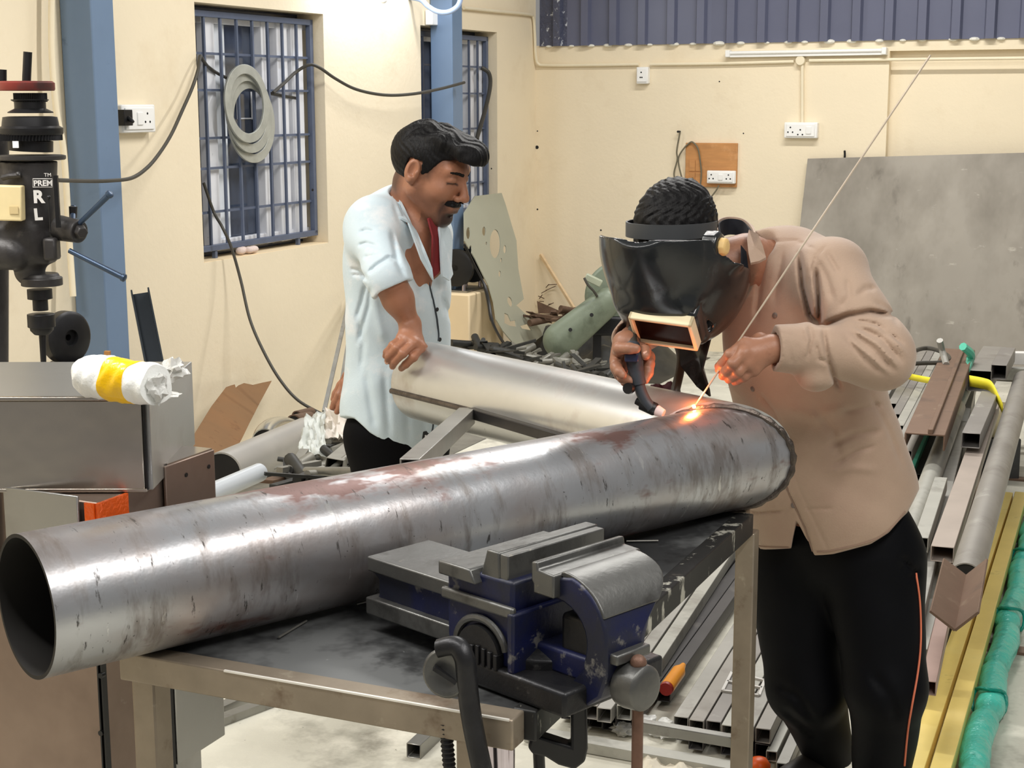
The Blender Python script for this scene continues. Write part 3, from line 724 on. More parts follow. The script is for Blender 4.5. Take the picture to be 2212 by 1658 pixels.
M_rusty = mat('rusty_rod', (112, 84, 70), rough=.55, metal=.4, var=.25, scale=20, bump=.0015, bscale=70)
vz = thing('bench_vise', 'large chipped blue bench vise bolted to the front table corner', 'vise', VO + ZX * HT_TAB)
def V3(s, t, h): return VO + va * s + vb * t + ZX * h
def vbox(nm, s0, s1, t0, t1, h0, h1, m, bev=.003):
    b = MB(); b.box(V3((s0 + s1) / 2, (t0 + t1) / 2, (h0 + h1) / 2), (s1 - s0, t1 - t0, h1 - h0), (va, vb, ZX)); return b.build(nm, m, vz, bevel=bev)
def vprism(nm, prof, t0, t1, m, bev=.003):
    b = MB(); b.prism([V3(s, t1, h) for s, h in prof], t1 - t0)
    # prism extrudes against its normal: make sure it goes towards t0
    V = np.vstack(b.v); tt = (V - VO) @ vb
    if tt.max() > t1 + .001: b = MB(); b.prism([V3(s, t1, h) for s, h in prof][::-1], t1 - t0)
    return b.build(nm, m, vz, bevel=bev)
arc = lambda s, h, r, a0, a1, n=10: [(s + r * math.cos(a), h + r * math.sin(a)) for a in np.linspace(math.radians(a0), math.radians(a1), n)]
vbox('base', -.15, .10, -.035, .19, HT_TAB + .001, .908, M_vdark, .006)
b = MB(); b.lathe([(0, .095), (.018, .095), (.03, .075)], V3(-.05, .08, .905), ZX, 40); b.build('swivel_disc', M_vdark, vz, bevel=.002)
# fixed body with anvil and arch
vprism('fixed_body', [(-.165, 1.03), (-.165, .925), (-.15, .905), (-.015, .905), (-.01, .93), (-.022, .99), (-.02, 1.045), (-.10, 1.045)], -.02, .19, M_vblue, .006)
vprism('anvil', [(-.168, 1.03), (-.168, 1.052), (-.098, 1.052), (-.085, 1.03)], -.036, .20, M_viron)
vprism('fixed_jaw', [(-.095, 1.03), (-.078, 1.084), (-.052, 1.084), (-.05, 1.035)], -.018, .205, M_viron)
vbox('jaw_plate', -.052, -.034, -.016, .20, 1.04, 1.082, M_viron, .002)['label'] = 'serrated steel plate of the fixed jaw'
vbox('rib', -.17, -.012, -.03, -.019, .99, 1.008, M_viron, .004)
vbox('flange', -.022, -.008, -.032, .19, .905, 1.0, M_vblue, .004)
b = MB(); b.tube([V3(-.085 + .055 * math.cos(a), -.024, .925 + .05 * math.sin(a)) for a in np.linspace(.2, math.pi - .1, 16)], .006, 8); b.build('arch_lip', M_viron, vz)
b = MB(); b.lathe([(0, .045), (.012, .045)], V3(-.085, -.02, .92), -vb, 28); b.build('arch_recess', M_vdark, vz)
for k in range(7): vbox('ratchet_tooth', -.125 + .013 * k, -.118 + .013 * k, -.036, -.02, .905, .935 - .002 * abs(k - 3), M_vdark, .001)
# sliding bar behind and its collars
vprism('slide', [(-.40, .995), (-.40, .968), (-.385, .958), (-.385, .93), (-.40, .922), (-.40, .902), (-.10, .902), (-.10, .995)], .025, .145, M_vblue, .004)
vprism('slide_cap', [(-.402, .972), (-.402, .998), (-.16, .998), (-.16, .972)], .015, .155, M_viron)
vprism('slide_rail', [(-.402, .898), (-.402, .928), (-.10, .928), (-.10, .898)], .010, .16, M_viron)
# front jaw: quarter-round casting
out = [(0.0, 1.035), (.005, 1.058), (.046, 1.060)] + [(.046 + .092 * math.sin(a), .975 + .092 * math.cos(a)) for a in np.linspace(.25, math.pi / 2, 12)] + [(.138, .93), (.125, .895), (.10, .875)]
inn = [(.05, .885), (.092, .93), (.098, .965)] + [(.038 + .06 * math.cos(a), .97 + .055 * math.sin(a)) for a in np.linspace(.1, math.pi / 2, 7)] + [(0.012, 1.03)]
def taper(o):
    me = o.data; base = VO + ZX * HT_TAB; vb3 = Vector(vb)
    for v in me.vertices:
        h = v.co.z + HT_TAB; t = v.co.dot(vb3); f = min(1, max(0, (1.06 - h) / .09)); f = f * f * (3 - 2 * f)
        v.co += vb3 * ((.012 + (t - .012) * (1 - .52 * f)) - t)
taper(vprism('sliding_jaw', out + inn, .012, .182, M_vblue, .004))
_ff = vprism('front_face', [(.042, 1.062), (.046, 1.0685)] + [(.0475 + .094 * math.sin(a), .9755 + .094 * math.cos(a)) for a in np.linspace(.04, 1.12, 11)] + [(.046 + .085 * math.sin(1.12), .975 + .085 * math.cos(1.12)), (.046 + .08 * math.sin(.4), .975 + .08 * math.cos(.4))], .016, .178, M_viron, .002); taper(_ff); _ff['label'] = 'bare worn grey face of the sliding jaw'
vprism('sliding_jaw_lip', [(.0, 1.078), (.012, 1.08), (.014, 1.068), (.046, 1.066), (.046, 1.03), (.004, 1.03), (.004, 1.045), (0, 1.05)], -.002, .195, M_viron, .003)
vbox('inner_web', .03, .095, .03, .09, .90, 1.0, M_vdark, .008)
vbox('lower_slide', -.05, .10, .02, .10, .905, .945, M_vblue, .006)
vbox('front_ledge', .118, .152, .02, .095, .948, .964, M_viron, .003)
b = MB(); b.lathe([(0, .02), (.02, .02), (.022, .034), (.035, .036), (.06, .034), (.064, .03), (.066, .024)], V3(.115, .055, .912), va, 32); b.build('screw_head', M_viron, vz, bevel=.001)
b = MB(); b.cyl(V3(.162, .055, .945), V3(.162, .055, .70), .0085, n=14); b.ball(V3(.162, .055, .948), .0125, 12, 8); b.build('handle_bar', M_rusty, vz)
# lock lever with round eye, and the black clamp under the corner
ec = at_y(966, 1452, 2.11); ea = N3(np.array([-.35, -1, .1]))
lv = thing('clamp_lever', 'dark bent lever with round eye hanging beside the vise', 'lever', ec)
b = MB(); b.lathe([(-.018, .030), (-.014, .037), (.004, .037), (.009, .033), (.009, .024), (.004, .014), (.004, .001)], ec, ea, 36); b.build('eye', M_viron, lv, bevel=.001)
b = MB(); b.bar(ec + ea * .008 - np.array([.016, 0, -.010]), ec + ea * .008 + np.array([.016, 0, -.012]), .012, .006); b.build('slot', M_vdark, lv)
b = MB(); b.tube(spline([at_y(x, y, 2.10 + d) for x, y, d in ((950, 1402, .02), (985, 1396, .01), (1003, 1420, 0), (1008, 1460, 0), (1014, 1520, 0), (1026, 1590, 0), (1045, 1680, 0), (1060, 1760, 0))], 8), .0155, 12); b.build('shaft', M_vdark, lv)
ck = thing('g_clamp', 'black clamp frame gripping the table corner under the vise', 'clamp', at_y(1205, 1640, 2.2))
P = lambda x, y: at_y(x, y, 2.2)
outl = [(1232, 1500), (1266, 1500), (1268, 1600), (1262, 1628), (1240, 1645), (1205, 1635), (1178, 1618), (1150, 1612), (1140, 1598), (1146, 1575), (1160, 1572), (1232, 1595)]
b = MB(); b.prism([P(x, y) for x, y in outl], .03); b.build('frame', M_black, ck, bevel=.004)
b = MB(); b.cyl(P(1163, 1610) + np.array([0, .015, 0]), P(1168, 1720) + np.array([0, .015, 0]), .009, n=14); b.build('screw', M_black, ck)
b = MB(); pts = [at_y(962 + k * .45, 1560 + k * 5, 2.16) for k in range(34)]
b.tube(pts, [.0085 if k % 2 else .0105 for k in range(34)], 10); tag(b.build('threaded_rod', M_vdark, None), 'black threaded rod hanging under the front rail left of the lever', 'rod')

# ---- stainless machine at the left
mc = thing('steel_cabinet', 'sheet steel machine cabinet at the left behind the pipe end', 'cabinet', room(2.25, -2.0, 0))
CU0, CU1, CW1 = 2.0, 2.33, -1.65
b = MB(); b.rbox((CU0 + 2.8) / 2 - .235, -2.1, .818, CU1 - CU0 - .01, .89, .541); b.build('body', M_brown, mc, bevel=.003)
b = MB(); b.rbox((CU0 + CU1) / 2 + .0, -2.14, .27, CU1 - CU0 - .03, .9, .54); b.build('lower_body', M_ss2, mc, bevel=.003)
b = MB(); b.rbox(2.255, CW1 + .002, .75, .15, .008, .40); b.build('side_door', M_ss2, mc, bevel=.002)
b = MB(); b.rbox(2.165, CW1 + .001, .75, .022, .006, .42); b.build('door_gap', M_black, mc)
b = MB(); b.rbox(2.255, CW1 + .0025, 1.04, .15, .006, .146); b.build('side_panel', M_brown, mc, bevel=.0015)
for u, h in ((2.24, 1.085), (2.31, 1.085)):
    b = MB(); b.cyl(room(u, CW1 + .004, h), room(u, CW1 + .007, h), .004, n=10); b.build('screw_hole', M_black, mc)
b = MB(); b.rbox(2.262, CW1 - .03, 1.113, .136, .06, .004); b.build('top_flange', M_ss, mc)
b = MB(); b.rbox(1.994, CW1 - .012, 1.0, .004, .02, .18); b.rbox(2.035, CW1 + .002, 1.01, .08, .006, .16); b.build('orange_film', M_orange, mc)['label'] = 'shiny orange protective film'
b = MB(); b.rbox(CU0 - .006, CW1 - .115, 1.03, .006, .16, .14); b.build('front_panel', M_ss2, mc, bevel=.002)
b = MB(); b.rbox(CU0 - .005, CW1 - .235, 1.0, .012, .022, .22); b.build('front_post', M_black, mc)
for w in (-.014, -.006):
    b = MB(); b.rbox(CU0 + .0, CW1 + w, .72, .012, .003, .42); b.build('corner_trim', M_black, mc)
for x, y in ((219, 1458), (219, 1582)):
    p = at_pl(x, y, UX, CU0 + .005 - .01); b = MB(); b.cyl(p + UX * .006, p - UX * .003, .005, n=10); b.build('bolt_hole', M_black, mc)
hd = thing('steel_hood', 'brushed stainless hood box with the rolled bag on top', 'box', np.array([-.82, 2.75, 1.115]))
HX0, HX1, HY0, HY1, HH0, HH1 = -1.05, -.618, 2.572, 2.935, 1.092, 1.256
def wbox(nm, x0, x1, y0, y1, z0, z1, m, par, bev=.002):
    b = MB(); b.box(((x0 + x1) / 2, (y0 + y1) / 2, (z0 + z1) / 2), (x1 - x0, y1 - y0, z1 - z0)); return b.build(nm, m, par, bevel=bev)
wbox('hood_shell', HX0, HX1, HY0 + .004, HY1, HH0, HH1, M_ss2, hd)
wbox('front_cover', HX0, HX1 - .012, HY0 - .004, HY0 + .006, HH0 + .003, HH1 - .006, M_ss, hd)['label'] = 'brushed front sheet of the hood'
wbox('top_edge_strip', HX0, HX1 - .008, HY0 - .006, HY0 + .006, HH1 - .005, HH1 + .001, M_ss, hd, .001)
wbox('bottom_edge_strip', HX0, HX1 - .008, HY0 - .006, HY0 + .006, HH0 - .001, HH0 + .005, M_ss, hd, .001)
wbox('black_seal', HX1 - .011, HX1 - .006, HY0 - .003, HY0 + .006, HH0 + .002, HH1 - .004, M_black, hd, .001)

# ---- rolled plastic bag on the hood
M_wpl = mat('white_plastic_film', (246, 248, 246), rough=.3, var=.03, scale=6, bump=.004, bscale=30)
M_ypl = mat('yellow_plastic_film', (255, 200, 0), rough=.3, var=.04, scale=6, bump=.004, bscale=30)
M_clear = mat('crumpled_clear_film', (232, 232, 228), rough=.25, var=.08, scale=10, trans=.35, bump=.006, bscale=30)
rl = thing('rolled_bag', 'white rolled plastic bag with a yellow band on the steel hood', 'bag', at_h(260, 840, HH1))
p0 = at_h(196, 812, HH1 + .036); p1 = at_h(338, 832, HH1 + .036); ax_, rr_, uu_ = basis(p1 - p0); LL = np.linalg.norm(p1 - p0)
def roll(nm, t0, t1, m, r0, r1, nn=14, end0=False, wob=.0014):
    b = MB(); n = 40; vs = []
    for i in range(nn):
        f = i / (nn - 1); t = t0 + (t1 - t0) * f; r = r0 + (r1 - r0) * f
        if end0: r = r0 * math.sqrt(max(0.0004, 1 - (1 - min(1, f * 2.2)) ** 2))
        for j in range(n):
            a = 2 * math.pi * j / n; w = wob * (math.sin(3 * a + 9 * t) + .8 * math.sin(5 * a - 31 * t + 1.2) + .5 * math.sin(40 * t * 3 + 2 * a))
            q = p0 + ax_ * t * LL + (rr_ * math.cos(a) + uu_ * math.sin(a)) * (r + w)
            q[2] = max(q[2], HH1 + .001); vs.append(q)
    fs = [[i * n + j, i * n + (j + 1) % n, (i + 1) * n + (j + 1) % n, (i + 1) * n + j] for i in range(nn - 1) for j in range(n)]
    b.add(vs, fs + [list(range(n))[::-1], list(range((nn - 1) * n, nn * n))]); return b.build(nm, m, rl, angle=60)
roll('white_end', -.2, .36, M_wpl, .037, .036, 18, True); roll('yellow_band', .35, .72, M_ypl, .0375, .036, 10); roll('open_mouth', .71, 1.0, M_wpl, .0355, .034, 8)
def crumple(nm, c, rad, m, par, amp=.25, seed=0, fl=None, sub=3):
    bm = bmesh.new(); bmesh.ops.create_icosphere(bm, subdivisions=sub, radius=1)
    for v in bm.verts:
        p = v.co.copy(); k = 1 + amp * (mnoise.noise(p * 2.2 + Vector((seed, 0, 0))) * 1.2 + abs(mnoise.noise(p * 5 + Vector((0, seed, 0)))) * .9 - .3)
        v.co = Vector((p.x * rad[0] * k, p.y * rad[1] * k, p.z * rad[2] * k))
        v.co += Vector(c)
        if fl is not None and v.co.z < fl: v.co.z = fl
    b = MB(); b.add([tuple(v.co) for v in bm.verts], [[v.index for v in f.verts] for f in bm.faces]); bm.free(); return b.build(nm, m, par, angle=25)
crumple('loose_film', p1 + np.array([-.002, 0.0, -.004]), (.02, .022, .024), M_clear, rl, .5, 2, HH1 + .001)
crumple('loose_film', at_h(372, 800, HH1 + .02), (.022, .05, .02), M_clear, rl, .5, 5, HH1 + .001)
crumple('loose_film', at_h(335, 850, HH1 + .006), (.04, .03, .008), M_clear, rl, .4, 8, HH1 + .001)
# ---------------------------------------------------------------- drill press
M_drill = mat('greasy_dark_grey_paint', (58, 56, 56), rough=.45, metal=.25, var=.18, scale=9, bump=.0015, bscale=40, spots=[((96, 92, 88), 14, .66, .05, None, .6), ((34, 32, 32), 5, .6, .08, None, .6)])
M_drill2 = mat('black_pulley_iron', (38, 38, 40), rough=.4, metal=.5, var=.25, scale=12, spots=[((90, 88, 86), 20, .68, .04, None, .6)])
M_redp = mat('faded_red_paint', (120, 44, 38), rough=.5, metal=.1, var=.2, scale=10, spots=[((60, 50, 48), 9, .58, .08, None, .8)])
M_cream2 = mat('grubby_cream_box', (226, 208, 160), rough=.5, var=.08, scale=8, spots=[((150, 128, 90), 9, .66, .06, None, .6)])
M_wpaint = mat('white_brushed_paint', (225, 222, 218), rough=.6, var=.05, scale=20)
DY = 4.3
def D(x, y, dy=0.): return at_y(x, y, DY + dy)
s_ = DY / FPX * 1.02
dr = thing('drill_press', 'dark grey pillar drill press with stepped pulleys and feed handles', 'drill press', D(60, 500) * [1, 1, 0])
cx = 68
b = MB(); b.cyl(D(57, 180), D(60, 112), 9 * s_, n=20); b.build('spindle_top', M_drill2, dr)
b = MB(); b.cyl(D(5, 190, .06), D(5, 150, .06), 9 * s_, n=18); b.build('stud', M_drill2, dr)
b = MB(); b.lathe([(0, 55 * s_), (.004, 57 * s_), (.021, 57 * s_), (.026, 52 * s_)], D(58, 196), ZX, 40); b.lathe([(0, .05), (.02, .05)], D(10, 196, .08), ZX, 24); b.build('red_rim', M_redp, dr)['label'] = 'faded red cast rim'
def ribbed(nm, c, r, h, n, m):
    b = MB(); t = np.linspace(0, 2 * np.pi, n * 2, endpoint=False); rr = np.where(np.arange(n * 2) % 2, r, r * .94)
    top = c + ZX * h; vs = [c + np.array([math.cos(a) * q, math.sin(a) * q, 0]) for a, q in zip(t, rr)] + [top + np.array([math.cos(a + .05) * q, math.sin(a + .05) * q, 0]) for a, q in zip(t, rr)]
    k = n * 2; b.add(vs, [[i, (i + 1) % k, k + (i + 1) % k, k + i] for i in range(k)] + [list(range(k))[::-1], list(range(k, 2 * k))]); return b.build(nm, m, dr, angle=20)
ribbed('upper_gear', D(66, 220), 34 * s_, .024, 44, M_drill2)
b = MB(); b.lathe([(0, 46 * s_), (.003, 46 * s_), (.012, 32 * s_), (.03, 32 * s_), (.034, 38 * s_), (.037, 38 * s_)], D(66, 244), ZX, 40); b.build('step_pulley', M_drill2, dr)
b = MB(); b.lathe([(-.02, 64 * s_), (-.016, 66 * s_), (-.002, 66 * s_), (.004, 58 * s_), (.014, 57 * s_), (.028, 55 * s_), (.03, 45 * s_)], D(66, 275), ZX, 44); b.build('large_pulley', M_drill2, dr)
ribbed('lower_gear', D(66, 303), 65 * s_, .026, 60, M_drill2)
b = MB(); b.cyl(D(66, 326), D(66, 303), 46 * s_, n=32); b.build('neck', M_drill2, dr)
b = MB(); b.box(D(34, 312, -.085), (.016, .004, .018)); b.build('white_tag', M_white, dr)
b = MB(); b.lathe([(0, 70 * s_), (.003, 72 * s_), (.011, 72 * s_), (.013, 66 * s_)], D(66, 345), ZX, 44); b.build('collar_plate', M_drill, dr)
sd = SDF()
sd.cone(D(62, 350), D(64, 505), 58 * s_, 54 * s_, .01).cone(D(0, 370, .05), D(0, 520, .05), .07, .07, .03)
sd.rbx(D(40, 520), (.07, .07, .05), .02, k=.03).rbx(D(88, 535), (.035, .05, .045), .015, k=.02)
sd.cone(D(0, 545, -.04), D(30, 548, -.05), .048, .045, .01).cone(D(64, 540), D(64, 585), .05, .042, .02)
sd.half(D(62, 348), ZX)
sd.build('head_casting', M_drill, dr, .004, sharp=50)
b = MB(); b.box(D(112, 537, -.05), (.038, .05, .062)); b.build('feed_gearbox', M_drill, dr, bevel=.008)
b = MB(); b.lathe([(0, 43 * s_), (.022, 43 * s_), (.024, 38 * s_), (.034, 34 * s_)], D(91, 616), ZX, 36); b.build('quill_collar', M_drill, dr, bevel=.002)
b = MB(); b.lathe([(0, 16 * s_), (.03, 16 * s_), (.033, 26 * s_), (.06, 26 * s_)], D(88, 670), ZX, 28); b.build('quill', M_drill2, dr)
b = MB(); b.lathe([(0, 16 * s_), (.012, 24 * s_), (.02, 25 * s_), (.022, 29 * s_), (.058, 29 * s_), (.06, 22 * s_)], D(91, 722), ZX, 30); b.build('chuck', M_drill2, dr, bevel=.001)
b = MB(); b.cyl(D(94, 785), D(92, 722), 6 * s_, 8 * s_, n=12); b.build('drill_bit', M_drill2, dr)
# feed hub and three handles
hc = D(172, 500, -.06)
b = MB(); b.cyl(D(128, 492, -.02), hc, 27 * s_, 24 * s_, n=24); b.cyl(hc, hc + np.array([.014, -.02, -.002]), 17 * s_, 12 * s_, n=6); b.build('feed_hub', M_drill, dr, bevel=.003)
for x0, y0, x1, y1, dy in ((172, 482, 236, 420, -.09), (150, 541, 266, 599, -.1), (157, 490, 158, 452, .02)):
    p, q = D(x0, y0, -.06), D(x1, y1, dy); b = MB(); b.cyl(p, q, 5.5 * s_, 6.5 * s_, n=14); b.lathe([(0, 6 * s_), (.003, 8.5 * s_), (.011, 8.5 * s_), (.014, 5 * s_)], q - N3(q - p) * .006, q - p, 14)
    b.build('feed_handle', mat('blue_grey_handle', (62, 78, 100), rough=.35, metal=.5), dr)
b = MB(); b.cyl(D(158, 470, .0), D(158, 446, 0), 8 * s_, 9 * s_, n=14); b.build('handle_knob', M_black, dr)
b = MB(); b.box((D(124, 380, -.09) + D(123, 490, -.09)) / 2, (.011, .011, D(124, 380)[2] - D(123, 490)[2])); b.build('depth_bar', M_drill2, dr)
b = MB(); b.cyl(D(105, 428, -.085), D(109, 500, -.085), 1.6 * s_, n=8); b.ball(D(105, 426, -.085), 4.5 * s_, 10, 7); b.build('needle_lever', M_black, dr)
b = MB(); b.box(D(22, 438, -.095), (.072, .04, .095), (N3((1, .05, -.03)), N3((-.05, 1, 0)), N3((.03, 0, 1)))); b.build('switch_box', M_cream2, dr, bevel=.004)['label'] = 'grubby cream switch box'
b = MB(); b.box(D(30, 454, -.1163), (.024, .002, .02)); b.build('switch_label', mat('faded_label', (196, 176, 130), rough=.6), dr)
b = MB(); b.tube([D(5, 384, -.08), D(20, 380, -.085), D(45, 378, -.085)], .008, 8); b.ball(D(40, 377, -.085), .009, 10, 7); b.build('lever', M_drill, dr)
b = MB(); fr_ = [D(71, 386, -.084), D(113, 386, -.072), D(113, 404, -.072), D(71, 404, -.084)]; b.tube(fr_, .0012, 6, closed=True); b.build('plate_border', M_wpaint, dr)
text('lettering', 'PREM', M_wpaint, dr, D(93, 396, -.083), N3((1, .22, 0)), ZX, .021, .0008, .0006)
text('lettering', 'TM', M_wpaint, dr, D(103, 378, -.079), N3((1, .28, 0)), ZX, .014, .0008)
text('lettering', 'R', M_wpaint, dr, D(83, 426, -.083), N3((1, .2, 0)), ZX, .046, .0008, .002)
text('lettering', 'L', M_wpaint, dr, D(82, 464, -.082), N3((1, .2, .1)), ZX, .042, .0008, .002)
b = MB(); b.cyl(D(-20, 1500, .12) * [1, 1, 0], D(-20, 300, .12), .05, n=28); b.build('pillar', M_drill, dr)
b = MB(); b.box(D(-20, 700, .12) * [1, 1, 0] + ZX * .02, (.3, .36, .04)); b.build('foot', M_drill, dr, bevel=.01)
# black wheel and leaning channel behind
b = MB(); c = at_y(143, 728, 5.6); b.lathe([(-.03, .085), (-.02, .097), (.02, .097), (.03, .085), (.03, .03), (.012, .03), (.012, .012), (-.012, .012), (-.03, .03)], c, N3((.8, -.55, 0)), 40)
tag(b.build('grooved_wheel', M_drill2, None), 'black grooved belt wheel behind the drill chuck by the post', 'wheel')
sup = MB(); sup.box((c * [1, 1, 0] + ZX * (c[2] - .09) / 2), (.16, .2, c[2] - .1)); tag(sup.build('grinder_stand', M_drill, None, bevel=.01), 'dark stand under the black belt wheel beside the blue post', 'stand')
M_dkch = mat('dark_blue_grey_channel', (36, 42, 48), rough=.4, metal=.4, var=.15, scale=8)
pA, pB = at_y(303, 634, 5.75), at_y(330, 770, 5.6); d_ = N3(pB - pA); pB = pA + d_ * ((pA[2] - .012) / -d_[2])
r_, f_ = N3((.86, -.5, 0)), None
b = MB(); d_, rr_, uu_ = basis(pB - pA, (.3, -1, 0)); L_ = np.linalg.norm(pB - pA); m_ = (pA + pB) / 2
b.box(m_, (L_, .062, .006), (d_, rr_, uu_)); b.box(m_ + rr_ * .031 + uu_ * .018, (L_, .006, .04), (d_, rr_, uu_)); b.box(m_ - rr_ * .031 + uu_ * .018, (L_, .006, .04), (d_, rr_, uu_))
tag(b.build('steel_channel', M_dkch, None), 'dark steel channel leaning on the wall right of the near blue post', 'channel')
b = MB(); c = at_y(232, 758, 5.55); b.bar(c * [1, 1, 0] + np.array([-.05, 0, 0]), c, .02, .02, (0, 1, 0)); tag(b.build('brown_stick', mat('raw_wood', (176, 124, 70), rough=.7, var=.12), None), 'brown stick end showing above the rolled bag by the near blue post', 'stick')

# ---------------------------------------------------------------- back corner: plates, green guard, scrap
M_sheet = mat('hot_rolled_sheet', (150, 144, 134), rough=.5, metal=.35, var=.07, scale=1.6, spots=[((112, 106, 96), 1.8, .56, .12, (1, 1, .6), .7), ((92, 86, 78), 4, .66, .05, (1, 1, .4), .6), ((196, 190, 178), 6, .70, .04, (1, 1, 2.5), .5)])
def lean(x, y, uo): return on_back(x, y, uo)
top0, top1 = on_back(1745, 343, .03), on_back(2330, 327, .03)
b0_, b1_ = room(UB - .42, top0 @ WX - .02, .02), room(UB - .42, top1 @ WX, .02)
b = MB(); b.prism([top0, top1, b1_, b0_], .006); tag(b.build('steel_sheet', M_sheet, None), 'large grey steel sheet leaning on the back wall, front one', 'sheet')
t0, t1 = on_back(1735, 428, .02), on_back(2330, 428, .02)
b = MB(); b.prism([t0 - UX * 0, t1, room(UB - .33, t1 @ WX, .02), room(UB - .33, t0 @ WX - .01, .02)], .006); tag(b.build('steel_sheet', M_sheet, None), 'lower grey steel sheet hidden behind the large leaning sheet', 'sheet')
b = MB(); p = on_back(1825, 332, .02); b.tube([p - ZX * .12, p, p + ZX * .02 - UX * .01], .007, 8); tag(b.build('hook', M_hole, None), 'small black hook above the leaning steel sheet', 'hook')
M_templ = mat('khaki_grey_template_plate', (168, 168, 150), rough=.55, metal=.1, var=.04, scale=3)
def tp(x, y):   # plane leaning from the floor near the corner to the left wall
    f = (755 - y) / 335.; return on_left(x, y, .55 - .42 * f)
n0 = np.cross(tp(1005, 470) - tp(1200, 750), tp(1080, 420) - tp(1200, 750)); n0 = N3(n0); c0 = tp(1090, 600)
tq = lambda x, y: at_pl(x, y, n0, n0 @ c0)
outl = [(1024, 424), (1082, 417), (1090, 440), (1114, 520), (1118, 580), (1130, 646), (1114, 660), (1135, 680), (1160, 696), (1192, 700), (1182, 716), (1128, 757), (1110, 745), (1085, 715), (1070, 690), (1065, 655), (1055, 620), (1025, 560), (1002, 520), (1001, 460)]
def ell(cx, cy, rx, ry, n=18, rot=0): return [tq(cx + rx * math.cos(a) * math.cos(rot) - ry * math.sin(a) * math.sin(rot), cy + rx * math.cos(a) * math.sin(rot) + ry * math.sin(a) * math.cos(rot)) for a in np.linspace(0, 2 * np.pi, n, endpoint=False)]
holes = [ell(1068, 527, 11.5, 31, 26), ell(1010, 504, 4.6, 13, 14), ell(1044, 500, 4, 10, 12), ell(1089, 539, 3.4, 9, 12), ell(1081, 563, 2, 5, 8), ell(1015, 540, 3, 10, 10), ell(1049, 526, 1.6, 3.5, 8), ell(1078, 592, 3, 7, 10), ell(1100, 652, 5, 11, 14, -.3),
         [tq(*q) for q in ((1088, 676), (1096, 680), (1102, 694), (1112, 692), (1114, 706), (1100, 704), (1088, 698))], [tq(*q) for q in ((1122, 704), (1138, 700), (1147, 714), (1126, 710))]]
b = MB(); b.prism([tq(*q) for q in outl], .006, holes); tag(b.build('template_plate', M_templ, None, smooth=False), 'khaki grey cut-out template plate with holes leaning in the corner', 'plate')
b = MB(); b.tube(spline([on_left(x, y, o) for x, y, o in ((1003, 528, .3), (1022, 568, .32), (1046, 615, .38), (1056, 655, .45), (1062, 690, .5), (1078, 725, .6), (1103, 760, .75))], 6), [.008] * 12 + [.012] * 13 + [.009] * 12, 8)
tag(b.build('strap', M_black, None), 'black strap running down across the template plate edge', 'strap')
# black wheels either side of the far post on the plinth
for x, y, w, lab in ((986, 590, -.02, 'black round disc standing on the plinth left of the far blue post'), (1010, 582, .3, 'black round disc standing on the plinth right of the far blue post')):
    c = room(qu0 - .04 + (.24 if w > 0 else 0), WL + .19, .57 + .145); wh = thing('black_disc', lab, 'disc', c - ZX * .145)
    b = MB(); b.lathe([(-.022, .10), (-.015, .118), (.015, .118), (.022, .10), (.022, .02), (-.022, .02)], c, UX, 36); b.build('disc', M_black, wh)
    for s in (-1, 1):
        b = MB(); b.cyl(c - ZX * .143 + WX * .05 * s, c - ZX * .09 + WX * .05 * s, .013, .01, 10); b.build('foot', M_chrome, wh)
# green belt guard
M_green = mat('machine_green_paint', (122, 132, 114), rough=.42, metal=.05, var=.08, scale=5, spots=[((84, 92, 76), 5, .62, .08, None, .6), ((150, 160, 140), 12, .70, .04, None, .5)])
gY = 9.3
def G(x, y, d=0.): return at_y(x, y, gY + d)
gr = thing('belt_guard_machine', 'pale green machine with rounded belt guard in the back corner', 'machine', G(1290, 760) * [1, 1, 0])
sd = SDF(); ga = N3(G(1305, 655) - G(1205, 738))
g0, g1 = G(1212, 735), G(1312, 652); d, r_, u_ = basis(g1 - g0, (0, -1, 0)); nd = u_ if u_[1] < 0 else -u_
sd.cone(g0, g1, .112, .088, .0, sq=(nd, .75)); sd.build('belt_guard', M_green, gr, .008)
b = MB(); b.cyl(G(1340, 640, .12), G(1340, 640, .24), .22, n=40); b.build('round_cover', M_green, gr, bevel=.02)
b = MB(); b.box(G(1282, 605, -.02), (.11, .05, .042), (N3((.85, .1, -.42)), N3((.1, 1, 0)), N3((.42, 0, .9)))); b.build('terminal_box', mat('pale_grey_green', (176, 182, 160), rough=.5), gr, bevel=.006)
for x, y in ((1272, 712), (1318, 680)):
    b = MB(); b.cyl(G(x - 40, y, -.10), G(x - 40, y, -.125), .012, n=12); b.build('knob', M_black, gr)
b = MB(); b.tube(spline([G(1262, 600, -.05), G(1270, 615, -.06), G(1282, 628, -.06), G(1290, 640, -.05)], 6), .008, 8); b.build('lead', M_cable, gr)
for x in (1290, 1330):
    b = MB(); p = G(x, 700, .15); b.bar(p * [1, 1, 0], p, .05, .05, (0, 1, 0)); b.build('leg', M_drill2, gr)
b = MB(); b.box(G(1320, 700, .18), (.3, .2, .12)); b.build('motor_box', M_drill2, gr, bevel=.02)
